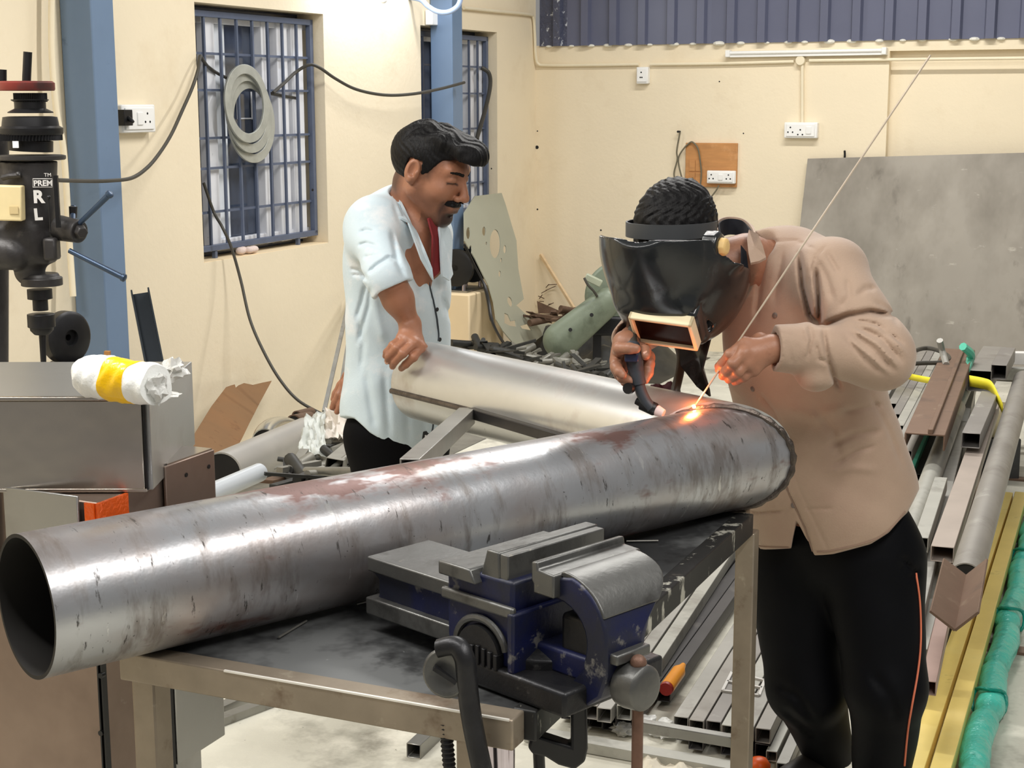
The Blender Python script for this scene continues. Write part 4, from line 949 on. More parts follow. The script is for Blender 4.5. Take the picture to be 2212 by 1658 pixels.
# wooden batten and rusty bits in the corner
M_wood = mat('pale_batten_wood', (222, 196, 158), rough=.7, var=.1, scale=8, stretch=(1, 1, 4))
b = MB(); b.bar(room(UB - .02, WL + .05, on_back(1161, 549)[2]), on_back(1244, 672, .2), .02, .02); tag(b.build('wooden_batten', M_wood, None), 'thin pale batten leaning across the back corner', 'batten')
M_rust = mat('rusty_scrap', (104, 82, 66), rough=.7, metal=.3, var=.25, scale=14, bump=.002, bscale=50)
M_scrap = mat('grey_scrap_steel', (140, 138, 130), rough=.5, metal=.5, var=.2, scale=9)
M_scrapd = mat('dark_scrap_steel', (62, 62, 60), rough=.5, metal=.5, var=.25, scale=9)
b = MB(); p = lambda x, y, o: on_back(x, y, o)
b.prism([p(1160, 650, .10), p(1228, 680, .12), p(1163, 676, .15)], .004); tag(b.build('triangle_offcut', M_rust, None), 'rusty triangular plate offcut under the corner batten', 'offcut')
mb = MB()
for k in range(9):
    x, y = 1166 + random.uniform(-4, 22), 615 + 6 * k; q = p(x, y, .03 + .004 * k); mb.bar(q, q + WX * random.uniform(.02, .08) + ZX * random.uniform(-.03, .05), .005, .005)
o = mb.build('rusty_wire_offcuts', M_rust, None); tag(o, 'tangle of rusty wire offcuts hung in the back corner', 'wire offcuts', kind='stuff')
def heap(name, label, pts, m, n, size, seed, hbase):
    """a scrap heap nobody could count: many short bars and plates lying over a mound"""
    r = random.Random(seed); b = MB()
    for k in range(n):
        x, y, Y = r.choice(pts); q = at_y(x + r.uniform(-28, 28), y + r.uniform(-9, 9), Y + r.uniform(-.15, .15)); a = r.uniform(0, 6.3); t = r.uniform(-.4, .4); L = r.uniform(*size)
        d = np.array([math.cos(a) * math.cos(t), math.sin(a) * math.cos(t), math.sin(t)]); q[2] = max(q[2], .03)
        if r.random() < .6: b.bar(q - d * L / 2, q + d * L / 2, r.uniform(.012, .05), r.uniform(.004, .02))
        else: b.cyl(q - d * L / 2, q + d * L / 2, r.uniform(.008, .025), n=10)
    V = np.vstack(b.v); V[:, 2] = np.maximum(V[:, 2], .005); b.v = [V]
    o = b.build(name, m, None); tag(o, label, 'scrap', kind='stuff'); return o
mound = MB()
def moundmesh(nm, lab, c, rx, ry, h, ang, m):
    bm = bmesh.new(); bmesh.ops.create_grid(bm, x_segments=26, y_segments=26, size=1)
    vs = []
    for v in bm.verts:
        r2 = v.co.x ** 2 + v.co.y ** 2; k = max(0, 1 - r2); z = h * k * (.7 + .6 * mnoise.noise(Vector((v.co.x * 3, v.co.y * 3, ang)))) + .002
        x, y = v.co.x * rx, v.co.y * ry; vs.append((c[0] + x * math.cos(ang) + y * math.sin(ang), c[1] - x * math.sin(ang) + y * math.cos(ang), max(.003, z)))
    b = MB(); b.add(vs, [[v.index for v in f.verts] for f in bm.faces]); bm.free(); o = b.build(nm, m, None); tag(o, lab, 'scrap', kind='stuff'); return o
moundmesh('scrap_mound', 'mound of small dark scrap on the floor in the back corner', room(9.6, -3.72, 0), .7, .55, .30, YAW, M_scrapd)
moundmesh('scrap_mound', 'mound of small grey scrap along the left wall', room(6.1, -3.85, 0), .5, 1.3, .16, YAW, M_scrap)
heap('scrap_heap', 'loose grey scrap bars heaped in front of the green machine', [(1160, 775, 9.2), (1220, 785, 9.0), (1275, 790, 8.9), (1320, 790, 8.9), (1110, 765, 9.4)], M_scrap, 46, (.08, .3), 3, 0)
heap('scrap_heap', 'loose brown scrap heaped behind the template plate foot', [(1180, 685, 9.9), (1215, 680, 9.9), (1235, 675, 9.9)], M_rust, 26, (.06, .22), 4, 0)
heap('scrap_heap', 'loose dark scrap bars heaped behind the bright pipe', [(1080, 755, 9.0), (1120, 770, 8.8), (1240, 800, 8.4), (1310, 800, 8.4), (1040, 745, 9.3)], M_scrapd, 40, (.1, .34), 5, 0)

# ---------------------------------------------------------------- scrap along the left wall
M_card = mat('brown_cardboard', (130, 97, 64), rough=.8, var=.07, scale=4, spots=[((96, 62, 40), 11, .66, .05, (1, 1, .6), .85), ((140, 98, 60), 3, .58, .1, None, .5)])
cpt = [(418, 940), (455, 880), (487, 838), (498, 834), (506, 832), (508, 839), (514, 834), (526, 829), (545, 833), (566, 828), (586, 824), (560, 872), (538, 915), (521, 950), (505, 978), (470, 1010), (430, 1022), (415, 985)]
q0 = on_left(586, 824, .05); q1 = on_left(487, 838, .09); q2 = on_left(470, 1010, .62); nn_ = N3(np.cross(q1 - q0, q2 - q0))
b = MB(); b.prism([at_pl(x, y, nn_, nn_ @ q0) for x, y in cpt], .006); tag(b.build('cardboard_sheet', M_card, None, smooth=False), 'torn brown cardboard sheet leaning on the left wall', 'cardboard')
M_gpipe = mat('matt_grey_pipe', (168, 165, 160), rough=.45, metal=.3, var=.05, scale=4)
M_pvcg = mat('pale_grey_plastic_pipe', (196, 202, 208), rough=.35, var=.04, scale=5)
def pipe2(nm, lab, a, c, r, m, t=.006, grp=None):
    th = thing(nm, lab, 'pipe', (a + c) / 2 * [1, 1, 0], grp); L = np.linalg.norm(c - a)
    b = MB(); b.lathe([(L, r - t), (L, r), (0, r), (0, r - t)], a, c - a, 36, closed=True); b.build('outer_wall', m, th)
    b = MB(); b.lathe([(.004, r - t * .99), (L * .5, r - t * .99), (L * .5, .001)], a, c - a, 30); b.build('bore', M_bore, th); return th
pipe2('grey_pipe', 'thick grey pipe lying against the left wall with its dark end showing', at_y(478, 1022, 5.45), at_y(660, 940, 6.5), .078, M_gpipe)
pipe2('plastic_pipe', 'pale grey plastic pipe lying in front of the thick grey pipe', at_y(425, 1078, 4.55), at_y(560, 1020, 4.95), .031, M_pvcg, .003)
# silver elbow
el = thing('pipe_elbow', 'shiny silver pipe elbow lying behind the grey pipe', 'elbow', at_y(590, 950, 6.6) * [1, 1, 0])
path = [at_y(x, y, Y) for x, y, Y in ((572, 952, 6.35), (578, 938, 6.45), (592, 928, 6.58), (610, 926, 6.7), (628, 930, 6.8))]
b = MB(); b.tube(spline(path, 6), .055, 24); b.build('elbow_wall', mat('shiny_elbow_steel', (200, 200, 196), rough=.2, metal=.95), el)
b = MB(); d = N3(path[0] - path[1]); b.lathe([(-.002, .05), (.0015, .05)], path[0], d, 24); b.build('bore', M_bore, el)
for (x0, y0, Y0, x1, y1, Y1, r, lab) in ((634, 912, 6.85, 668, 905, 7.1, .036, 'short rusty tube stub on the scrap by the left wall, lower one'), (640, 897, 7.0, 672, 889, 7.25, .022, 'short dark tube stub on the scrap by the left wall, upper one')):
    pipe2('tube_stub', lab, at_y(x0, y0, Y0), at_y(x1, y1, Y1), r, M_rust)
# clear plastic bag and pale sheets
M_film = mat('hazy_clear_plastic', (225, 230, 226), rough=.35, var=.05, scale=6, alpha=.62, bump=.006, bscale=20)
def sheet3(nm, lab, pts, m, cat, nx=14, amp=.03, seed=0, thick=.002):
    """a rumpled sheet through four corner points"""
    P = [np.array(q) for q in pts]; vs = []
    nrm = N3(np.cross(P[1] - P[0], P[3] - P[0]))
    for i in range(nx + 1):
        for j in range(nx + 1):
            s, t = i / nx, j / nx; q = P[0] * (1 - s) * (1 - t) + P[1] * s * (1 - t) + P[2] * s * t + P[3] * (1 - s) * t
            vs.append(q + nrm * amp * (mnoise.noise(Vector((s * 4, t * 4, seed))) + .5 * mnoise.noise(Vector((s * 11, t * 11, seed)))) + ZX * amp * .7 * mnoise.noise(Vector((s * 6, seed, t * 6))))
    k = nx + 1; fs = [[i * k + j, i * k + j + 1, (i + 1) * k + j + 1, (i + 1) * k + j] for i in range(nx) for j in range(nx)]
    b = MB(); b.add(vs, fs); o = b.build(nm, m, None); sm = o.modifiers.new('thickness', 'SOLIDIFY'); sm.thickness = thick; return tag(o, lab, cat)
sheet3('plastic_bag', 'crumpled clear plastic bag on the scrap by the left wall', [at_y(700, 882, 6.0), at_y(704, 985, 5.5), at_y(640, 982, 5.5), at_y(662, 905, 6.0)], M_film, 'bag', 18, .026, 3)
sheet3('pale_sheet', 'pale plastic sheet draped over scrap beside the man in the pale shirt', [at_y(705, 880, 6.3), at_y(775, 905, 6.0), at_y(760, 945, 5.7), at_y(700, 945, 5.8)], mat('pale_dusty_film', (214, 206, 196), rough=.5, var=.06), 'sheet', 12, .03, 6)
def boxtube(nm, lab, a, c, w, h, m, t=.003, up=(0, 0, 1), grp=None, cat='tube', open_end=True, label_only=False):
    """hollow rectangular tube between end centres a (near) and c"""
    a, c = np.array(a, float), np.array(c, float); d, r, u = basis(c - a, up); L = np.linalg.norm(c - a)
    th = thing(nm, lab, cat, np.array([*((a + c) / 2)[:2], min(a[2], c[2]) - h / 2]), grp)
    ci = [(-1, -1), (1, -1), (1, 1), (-1, 1)]; vs = []
    for q in (a, c):
        vs += [q + r * x * w / 2 + u * y * h / 2 for x, y in ci] + [q + r * x * (w / 2 - t) + u * y * (h / 2 - t) for x, y in ci]
    fs = []
    for i in range(4):
        j = (i + 1) % 4; fs += [[i, j, 8 + j, 8 + i], [4 + i, 12 + i, 12 + j, 4 + j], [i, 4 + i, 4 + j, j], [8 + i, 8 + j, 12 + j, 12 + i]]
    b = MB(); b.add(vs, fs); b.build('tube_wall', m, th, bevel=min(.003, t * .6), seg=1)
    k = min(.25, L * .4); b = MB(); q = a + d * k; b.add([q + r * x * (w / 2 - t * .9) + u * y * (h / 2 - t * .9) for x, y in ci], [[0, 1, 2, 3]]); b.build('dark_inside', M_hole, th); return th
boxtube('box_tube', 'wide grey box tube with dark open end by the pale-shirted man', at_y(722, 1003, 5.1), at_y(800, 935, 6.1), .062, .04, M_scrap, up=(.15, -.3, 1))
for k, (x0, y0, Y0, x1, y1, Y1, w, lab, m) in enumerate((
        (640, 1008, 5.3, 740, 1000, 5.5, .05, 'flat grey strip lying under the plastic bag', M_scrap), (670, 1018, 5.2, 745, 1022, 5.2, .012, 'thin white rod lying on scrap just over the long pipe', M_white),
        (700, 950, 5.9, 790, 920, 6.4, .035, 'pale flat bar above the box tube beside the man', M_scrap), (705, 965, 5.7, 780, 945, 6.1, .03, 'dark flat bar above the box tube beside the man', M_scrapd),
        (575, 1040, 5.0, 680, 1012, 5.4, .05, 'brownish flat bar lying below the thick grey pipe', M_rust), (590, 1050, 4.9, 660, 1030, 5.1, .03, 'dark flat bar lying on the floor below the thick grey pipe', M_scrapd),
        (690, 905, 6.6, 760, 868, 7.2, .02, 'thin dark stick pointing at the man’s lowered hand'.replace('’', "'"), M_scrapd), (560, 968, 6.2, 540, 965, 6.1, .05, 'small dark box tube end at the foot of the cardboard', M_scrapd))):
    b = MB(); b.bar(at_y(x0, y0, Y0), at_y(x1, y1, Y1), w, .012 if w > .013 else .008); tag(b.build('flat_bar', m, None, bevel=.001), lab, 'bar')
heap('scrap_heap', 'loose grey scrap strips heaped along the left wall', [(660, 1008, 5.3), (700, 1022, 5.1), (725, 1018, 5.2), (745, 990, 5.5), (755, 960, 5.8), (690, 985, 5.6)], M_scrap, 26, (.10, .34), 11, 0)
heap('scrap_heap', 'loose dark scrap strips lying low along the left wall', [(640, 1030, 5.2), (690, 1030, 5.1), (730, 1020, 5.2), (750, 1000, 5.5), (620, 1040, 5.1), (670, 1000, 5.6)], M_scrapd, 22, (.10, .34), 12, 0)
for x0, x1, lab in ((768, 728, 'thin grey bar leaning on the left wall behind the man in the pale shirt'), (756, 700, 'thin pale bar leaning on the left wall, left of the thin grey one')):
    b = MB(); b.bar(on_left(x0, 640, .05), on_left(x1, 888, .55), .02, .012); tag(b.build('leaning_bar', M_scrap if x0 > 760 else M_tube, None), lab, 'bar')

# ---------------------------------------------------------------- things on the floor in front
boxtube('floor_tube', 'short grey square tube lying on the pale floor under the table', at_h(893, 1622, .02), at_h(985, 1535, .02), .042, .042, M_tube)
b = MB(); c = at_h(708, 1528, .004); b.lathe([(0, .045), (.006, .05), (.01, .045)], c, ZX, 28); tag(b.build('floor_disc', M_scrapd, None), 'dark round disc on the floor behind the front rail', 'disc')
for k, (w, lab) in enumerate(((0, 'pale angle bar on the floor behind the steel cabinet, front one'), (.06, 'pale angle bar on the floor behind the steel cabinet, rear one'))):
    a, c = at_h(478, 1548 - 26 * k, .02), at_h(585 - 22 * k, 1508 - 24 * k, .02); d, r, u = basis(c - a); b = MB(); b.box((a + c) / 2, (np.linalg.norm(c - a) + .3, .04, .004), (d, r, u)); b.box((a + c) / 2 + r * .02 - u * .008, (np.linalg.norm(c - a) + .3, .004, .025), (d, r, u)); tag(b.build('angle_bar', M_tube, None), lab, 'angle bar')

# ---------------------------------------------------------------- steel stock to the right
M_st = [mat('stock_grey_%d' % k, c, rough=.5, metal=.35, var=.08, scale=5, stretch=(1, 1, 1), spots=[((112, 106, 98), 6, .62, .08, None, .5), ((196, 194, 186), 9, .67, .06, None, .4)]) for k, c in enumerate(((172, 171, 163), (160, 158, 152), (150, 146, 140), (140, 136, 132)))]
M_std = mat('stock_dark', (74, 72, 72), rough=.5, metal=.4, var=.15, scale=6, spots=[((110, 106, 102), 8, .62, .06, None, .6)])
M_stbr = mat('stock_rust_brown', (122, 98, 82), rough=.55, metal=.3, var=.12, scale=6, spots=[((86, 70, 62), 6, .6, .08, None, .6), ((150, 132, 112), 10, .66, .05, None, .5)])
M_stpk = mat('stock_pinkish', (168, 142, 132), rough=.5, metal=.3, var=.07, scale=8)
M_yel = mat('yellow_paint', (246, 220, 130), rough=.45, var=.05, scale=6, spots=[((180, 150, 60), 10, .68, .04, (1, 1, 1), .6), ((250, 232, 150), 5, .62, .1, None, .5)])
M_teal = mat('teal_plastic_wrap', (72, 196, 176), rough=.3, var=.07, scale=9, bump=.012, bscale=16, spots=[((20, 140, 122), 9, .63, .05, None, .7), ((160, 228, 214), 14, .68, .05, None, .6)])
DS = np.array([math.sin(math.radians(20)), math.cos(math.radians(20)), 0]); DR = np.array([DS[1], -DS[0], 0])
def stock(x, y, h, L, w, hh, m, lab, nm='square_tube', grp=None, da=0., dh=0., cat='tube'):
    """tube whose near end's top middle stands under pixel (x,y) at height h; runs along DS"""
    p = at_h(x, y, h) - ZX * hh / 2; d = np.array([math.sin(math.radians(20 + da)), math.cos(math.radians(20 + da)), 0])
    return boxtube(nm, lab, p, p + d * L + ZX * dh, w, hh, m, grp=grp, cat=cat)
ordn = ['first', 'second', 'third', 'fourth', 'fifth', 'sixth', 'seventh']
base_ = at_h(1343, 1530, .098)
for k in range(5):
    p = base_ - DR * (.0425 * k + (.004 if k > 0 else 0) + (.006 if k > 2 else 0)) + DS * random.uniform(-.03, .03); d = DS
    a = p - ZX * .021
    boxtube('square_tube', 'pale grey square tube, %s from the right in the five-tube row beside the table' % ordn[k], a, a + np.array([math.sin(math.radians(18.3)), math.cos(math.radians(18.3)), 0]) * 5.6, .0415, .042, M_st[k % 3], grp='five-tube row beside the table')
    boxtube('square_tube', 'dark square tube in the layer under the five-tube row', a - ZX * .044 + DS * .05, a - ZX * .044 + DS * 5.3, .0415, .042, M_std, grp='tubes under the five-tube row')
def ldh(l, d, h): return DR * l + DS * d + ZX * h
for k, d0 in enumerate((3.885, 3.875, 3.885, 3.87, 3.88, 3.88)):
    l = -.926 + .0452 * k; a, c = ldh(l, d0, .077), ldh(l - .03, d0 + 5.8, .077)
    boxtube('square_tube', 'grey square tube, %s from the left in the row right of the table leg' % ordn[k], a, c, .0415, .042, M_st[(k + 1) % 4], grp='six-tube row by the welder')
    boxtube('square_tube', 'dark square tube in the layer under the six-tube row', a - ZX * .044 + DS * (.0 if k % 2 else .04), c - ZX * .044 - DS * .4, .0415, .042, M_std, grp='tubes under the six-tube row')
p = at_h(1452, 1460, .06); boxtube('square_tube', 'dark grey square tube lying lower between the two tube rows', p - ZX * .02 - DS * .1, p - ZX * .02 + DS * 1.05, .04, .045, M_std)
# near floor pieces
stock(1667, 1622, .05, 1.1, .03, .03, M_st[0], 'thin pale square tube on the floor by the welder\'s far leg'); stock(1690, 1648, .045, 1.0, .032, .03, M_st[1], 'thin grey square tube on the floor nearest the welder\'s feet')
a, c = at_h(1140, 1574, .03), at_h(1600, 1656, .03); b = MB(); d, r, u = basis(c - a); b.box((a + c) / 2, (np.linalg.norm(c - a), .05, .004), (d, r, u)); b.box((a + c) / 2 - r * .024 - u * .013, (np.linalg.norm(c - a), .004, .028), (d, r, u)) if r[1] > 0 else b.box((a + c) / 2 + r * .024 - u * .013, (np.linalg.norm(c - a), .004, .028), (d, r, u))
tag(b.build('angle_bar', M_st[0], None), 'long pale angle bar on the floor in front of the tube rows', 'angle bar')
fr = thing('small_frame', 'small pale metal frame with one rung lying on the tube row', 'frame', at_h(1606, 1485, .094))
F4 = [at_h(x, y, .1) for x, y in ((1581, 1452), (1652, 1470), (1640, 1502), (1561, 1492))]
for a, c in ((F4[0], F4[1]), (F4[1], F4[2]), (F4[2], F4[3]), (F4[3], F4[0]), ((F4[0] + F4[3]) / 2, (F4[1] + F4[2]) / 2)):
    b = MB(); b.bar(a, c, .008, .008); b.build('frame_bar', M_wpaint, fr)
M_or = mat('amber_plastic', (236, 150, 20), rough=.3, var=.06, scale=8)
bt = thing('amber_bottle', 'amber plastic bottle lying on the dark tube behind the vise handle', 'bottle', at_h(1452, 1470, .065))
a, c = at_h(1440, 1486, .085), at_h(1476, 1436, .085); d = N3(c - a); L_ = np.linalg.norm(c - a)
b = MB(); b.lathe([(0, .016), (.003, .021), (L_ * .7, .021), (L_ * .86, .012), (L_, .008)], a, d, 24); b.build('bottle_body', M_or, bt)
b = MB(); b.lathe([(-.01, .019), (0, .021)], a, d, 24); b.build('bottle_base', mat('red_plastic', (150, 30, 20), rough=.4), bt)
b = MB(); c = at_h(1640, 1650, .03); b.lathe([(0, .028), (.03, .03), (.045, .02), (.05, .006)], c - ZX * .03, ZX, 24); tag(b.build('orange_cap', mat('orange_plastic', (214, 84, 16), rough=.4), None), 'orange plastic cap on the floor by the rear table leg', 'cap')
for x, y, s, lab in ((1345, 1575, .03, 'crumpled pale plastic scrap at the tube ends, left one'), (1395, 1560, .035, 'crumpled shiny plastic scrap behind the vise handle'), (1435, 1575, .04, 'crumpled bluish plastic scrap at the tube ends, right one')):
    tag(crumple('plastic_scrap', at_h(x, y, s * .5), (s, s, s * .6), M_clear, None, .5, x, .002), lab, 'plastic scrap')
sheet3('pale_cloth', 'crumpled pale cloth on the floor under the angle bar', [at_h(1390, 1635, .02), at_h(1530, 1650, .02), at_h(1500, 1720, .03), at_h(1360, 1700, .02)], mat('pale_dusty_cloth', (214, 206, 188), rough=.9, var=.06), 'cloth', 14, .02, 9)

# right-hand heap of long sections
def runs(x0, y0, h0, x1, y1, h1, w, hh, m, lab, nm='box_section', round_=False, cat='tube', grp=None):
    a, c = at_h(x0, y0, h0), at_h(x1, y1, h1); a, c = a - ZX * hh / 2, c - ZX * hh / 2
    if round_: return pipe2(nm, lab, a, c, w / 2, m, .004, grp)
    return boxtube(nm, lab, a, c, w, hh, m, grp=grp, cat=cat)
for k in range(5):
    l, d0 = -.724 + .041 * k, 7.02 - .24 * k
    boxtube('box_section', 'greyish flat tube, %s from the left behind the welder\'s elbow' % ordn[k], ldh(l, d0, .375), ldh(l, 8.47, .395), .0385, .05, M_st[(k + 2) % 4], grp='flat tubes behind the elbow')
runs(1912, 850, .33, 1958, 772, .35, .04, .04, M_st[1], 'pale tube end peeping out beside the welder\'s sleeve')
# rust-brown channel on top
a, c = at_h(1998, 938, .495), at_h(2072, 755, .525); d, r, u = basis(c - a); L_ = np.linalg.norm(c - a); m_ = (a + c) / 2
b = MB(); b.box(m_, (L_, .15, .008), (d, r, u)); b.box(m_ - u * .03 + r * .072, (L_, .008, .06), (d, r, u)); b.box(m_ - u * .03 - r * .072, (L_, .008, .06), (d, r, u)); b.box(m_ + u * .012 + r * .02, (L_, .02, .02), (d, r, u))
tag(b.build('steel_channel', M_stbr, None, bevel=.003), 'wide rust-brown channel on top of the flat tubes', 'channel')
runs(1966, 1012, .30, 2010, 905, .30, .03, .03, mat('teal_strip', (96, 200, 172), rough=.4), 'thin teal strip beside the rust-brown channel end')
runs(1950, 1172, .35, 2068, 862, .42, .075, .075, M_st[0], 'round pale pipe right of the rust-brown channel', 'round_pipe', True)
runs(2064, 866, .40, 2098, 790, .42, .07, .07, mat('grey_green_pipe', (150, 158, 146), rough=.45, metal=.3), 'round grey-green pipe further back in the heap', 'round_pipe', True)
runs(1990, 1160, .385, 2033, 1030, .385, .045, .05, M_st[0], 'short pale tube with cut end right of the welder\'s hip')
runs(1974, 1330, .31, 2099, 824, .33, .05, .05, M_st[1], 'long pale tube running past the welder\'s hip')
runs(1986, 1400, .25, 2128, 870, .33, .045, .05, M_st[0], 'long pale tube second from the welder\'s hip')
runs(2036, 1180, .39, 2142, 868, .40, .07, .05, mat('stock_tan', (172, 160, 150), rough=.5, metal=.25, var=.06), 'tan tube lying across the long pale tubes')
runs(2098, 935, .475, 2138, 845, .475, .07, .06, M_st[3], 'grey tube behind the tan tube')
runs(2006, 1470, .26, 2113, 982, .345, .04, .04, M_stpk, 'thin pinkish bar ending in mid heap')
a, c = at_h(2064, 1338, .42), at_h(2088, 1222, .43); d, r, u = basis(c - a); L_ = np.linalg.norm(c - a); m_ = (a + c) / 2
b = MB(); q1, q2 = N3(r + u * 1.0), N3(-r + u * .7); m_ = m_ - u * .03; b.box(m_ + q1 * .04, (L_, .08, .007), (d, q1, np.cross(d, q1))); b.box(m_ + q2 * .04, (L_, .08, .007), (d, q2, np.cross(d, q2))); tag(b.build('angle_bar', M_stbr, None, bevel=.001), 'rust-brown angle bar with its cut end toward the yellow sections', 'angle bar')
runs(2088, 1215, .42, 2212, 800, .46, .095, .095, M_st[2], 'thick grey round-cornered pipe right of the pinkish bar', 'round_pipe', True)
runs(1963, 1690, .10, 2175, 1062, .10, .05, .05, M_yel, 'yellow painted square section, left of the pair', grp='yellow sections')
runs(2022, 1690, .10, 2206, 1062, .10, .05, .05, M_yel, 'yellow painted square section, right of the pair', grp='yellow sections')
# teal wrapped tube
wt = thing('wrapped_tube', 'long tube wrapped in crinkled teal plastic along the right edge', 'tube', at_h(2150, 1400, 0))
a, c = at_h(2084, 1700, .09), at_h(2256, 1020, .09); n_ = 90
pth = [a + (c - a) * t + DR * .006 * math.sin(40 * t) - ZX * .045 for t in np.linspace(0, 1, n_)]
rs = [.040 + .005 * mnoise.noise(Vector((t * 60, 0, 0))) - (.010 if abs((t * 9) % 1 - .5) < .05 else 0) for t in np.linspace(0, 1, n_)]
b = MB(); b.tube(pth, rs, 20); b.build('teal_wrap', M_teal, wt)
for t in (.2, .42, .63):
    q = a + (c - a) * t - ZX * .03; b = MB(); r_ = .047
    b.tube([q + DR * r_ * math.cos(g) + ZX * r_ * math.sin(g) * .95 - ZX * .012 + DS * .02 * math.sin(3 * g) for g in np.linspace(0, 2 * np.pi, 20, endpoint=False)], .006, 7, closed=True); b.build('twisted_tie', mat('dark_teal_wrap', (10, 140, 122), rough=.35, bump=.006, bscale=30), wt)
for k in range(12):     # dark tubes low in the heap
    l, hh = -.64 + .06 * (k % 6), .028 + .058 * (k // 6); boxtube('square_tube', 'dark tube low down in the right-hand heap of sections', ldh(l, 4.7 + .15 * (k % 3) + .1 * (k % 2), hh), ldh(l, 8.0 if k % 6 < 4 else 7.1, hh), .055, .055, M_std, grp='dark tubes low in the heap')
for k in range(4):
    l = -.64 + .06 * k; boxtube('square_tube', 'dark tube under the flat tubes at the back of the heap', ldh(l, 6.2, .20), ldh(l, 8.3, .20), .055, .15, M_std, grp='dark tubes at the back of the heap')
for w, h0 in ((.9, 5.0), (1.0, 7.4)):
    p = DS * h0 + DR * (-.05); b = MB(); b.bar(p - DR * .2 + ZX * .005, p + DR * .95 + ZX * .005, .06, .009); tag(b.build('bearer', M_stbr, None), 'low cross bearer under the tube rows ' + ('near the table' if h0 < 6 else 'further back'), 'bearer')
# far right pieces
runs(2116, 800, .50, 2148, 748, .50, .11, .10, M_st[2], 'square section with dark open end behind the yellow tape', nm='box_section')
runs(2158, 788, .53, 2178, 750, .53, .07, .07, M_st[3], 'grey section end right of the open square section')
for k, (y, lab) in enumerate(((772, 'pale cross-laid tube at the right edge, upper one'), (806, 'pale cross-laid tube at the right edge, lower one'))):
    a, c = at_h(2166 - 4 * k, y, .46 - .06 * k), at_h(2290, y + 2, .46 - .06 * k); boxtube('square_tube', lab, a, c, .06, .06, M_wpaint if k == 0 else M_st[0])
b = MB(); c = at_h(2152, 938, .2); b.lathe([(-.0, .075), (.01, .08), (.135, .08), (.143, .074)], c, ZX, 32); tag(b.build('cream_tin', mat('cream_tin', (206, 192, 156), rough=.4, metal=.2), None), 'cream round tin half buried under the yellow tape', 'tin')
sp_ = MB(); sp_.box(at_h(2152, 938, .2) * [1, 1, 0] + ZX * .099, (.18, .18, .196)); tag(sp_.build('dark_crate', M_std, None, bevel=.005), 'dark crate under the cream tin in the heap', 'crate')
M_tape = mat('yellow_tape', (246, 232, 60), rough=.4, var=.04)
def strip(nm, lab, pts, w, m):
    P = spline(pts, 5); b = MB(); vs = []
    for i, p in enumerate(P):
        vs += [p + ZX * w * .5, p - ZX * w * .5 + DR * .004]
    b.add(vs, [[2 * i, 2 * i + 1, 2 * i + 3, 2 * i + 2] for i in range(len(P) - 1)]); o = b.build(nm, m, None); s = o.modifiers.new('thickness', 'SOLIDIFY'); s.thickness = .003; return tag(o, lab, 'tape')
strip('yellow_tape', 'yellow tape strip across the flat tubes', [at_h(1938, 806, .46), at_h(1975, 815, .46), at_h(2012, 822, .47)], .03, M_tape)
strip('yellow_tape', 'yellow tape strip bent down over the cream tin', [at_h(2094, 822, .50), at_h(2125, 828, .50), at_h(2142, 836, .50), at_h(2156, 862, .46), at_h(2166, 884, .42)], .05, M_tape)
b = MB(); b.tube(spline([at_h(2030, 735, .62), at_h(2036, 760, .56), at_h(2044, 788, .52)], 5), .016, 8); tag(b.build('steel_rod', M_st[1], None), 'short pale rod sticking up behind the brown channel', 'rod')
b = MB(); b.tube(spline([at_h(2080, 748, .60), at_h(2096, 762, .56), at_h(2096, 775, .52), at_h(2086, 800, .50)], 5), .02, 8); tag(b.build('teal_strip', mat('teal_strip', (96, 200, 172)), None), 'bent pale teal strip at the back of the heap', 'strip')
b = MB(); b.tube(spline([at_h(x, y, .52) for x, y in ((1925, 790), (1950, 770), (1995, 752), (2030, 758), (2050, 772), (2040, 782), (1990, 784), (1950, 788), (1920, 800))], 5), .011, 8); tag(b.build('cable', M_cable, None), 'black cable looped over the flat tubes behind the elbow', 'cable')
# ---------------------------------------------------------------- people
def PX(P):
    c = (P - CC) @ CM.T; return 1106 + FPX * c[:, 0] / c[:, 2], 829 - FPX * c[:, 1] / c[:, 2]
def seg2(x, y, pts):
    """distance in pixels from projected points to a polyline, and position along it 0..1"""
    best = np.full(x.shape, 1e9); tt = np.zeros(x.shape); n = len(pts) - 1
    for i in range(n):
        (x0, y0), (x1, y1) = pts[i], pts[i + 1]; dx, dy = x1 - x0, y1 - y0
        t = np.clip(((x - x0) * dx + (y - y0) * dy) / (dx * dx + dy * dy + 1e-9), 0, 1); d = np.hypot(x - x0 - t * dx, y - y0 - t * dy)
        m = d < best; best = np.where(m, d, best); tt = np.where(m, (i + t) / n, tt)
    return best, tt
def folds(lst, ymax):
    """cloth creases: [(points, depth in m, half-width in px)] carved (or raised, depth < 0) on the side of the cloth towards the camera"""
    bb = [(min(p[0] for p in l[0]) - 3 * l[2], max(p[0] for p in l[0]) + 3 * l[2], min(p[1] for p in l[0]) - 3 * l[2], max(p[1] for p in l[0]) + 3 * l[2]) for l in lst]
    def fn(P):
        out = np.zeros(len(P)); x, y = PX(P)
        for (pts, a, w), b in zip(lst, bb):
            m = np.nonzero((x > b[0]) & (x < b[1]) & (y > b[2]) & (y < b[3]) & (P[:, 1] < ymax))[0]
            if not len(m): continue
            d, t = seg2(x[m], y[m], pts); out[m] += a * np.exp(-(d / w) ** 2) * np.minimum(1, np.minimum(t, 1 - t) * 5 + .25)
        return out
    return fn
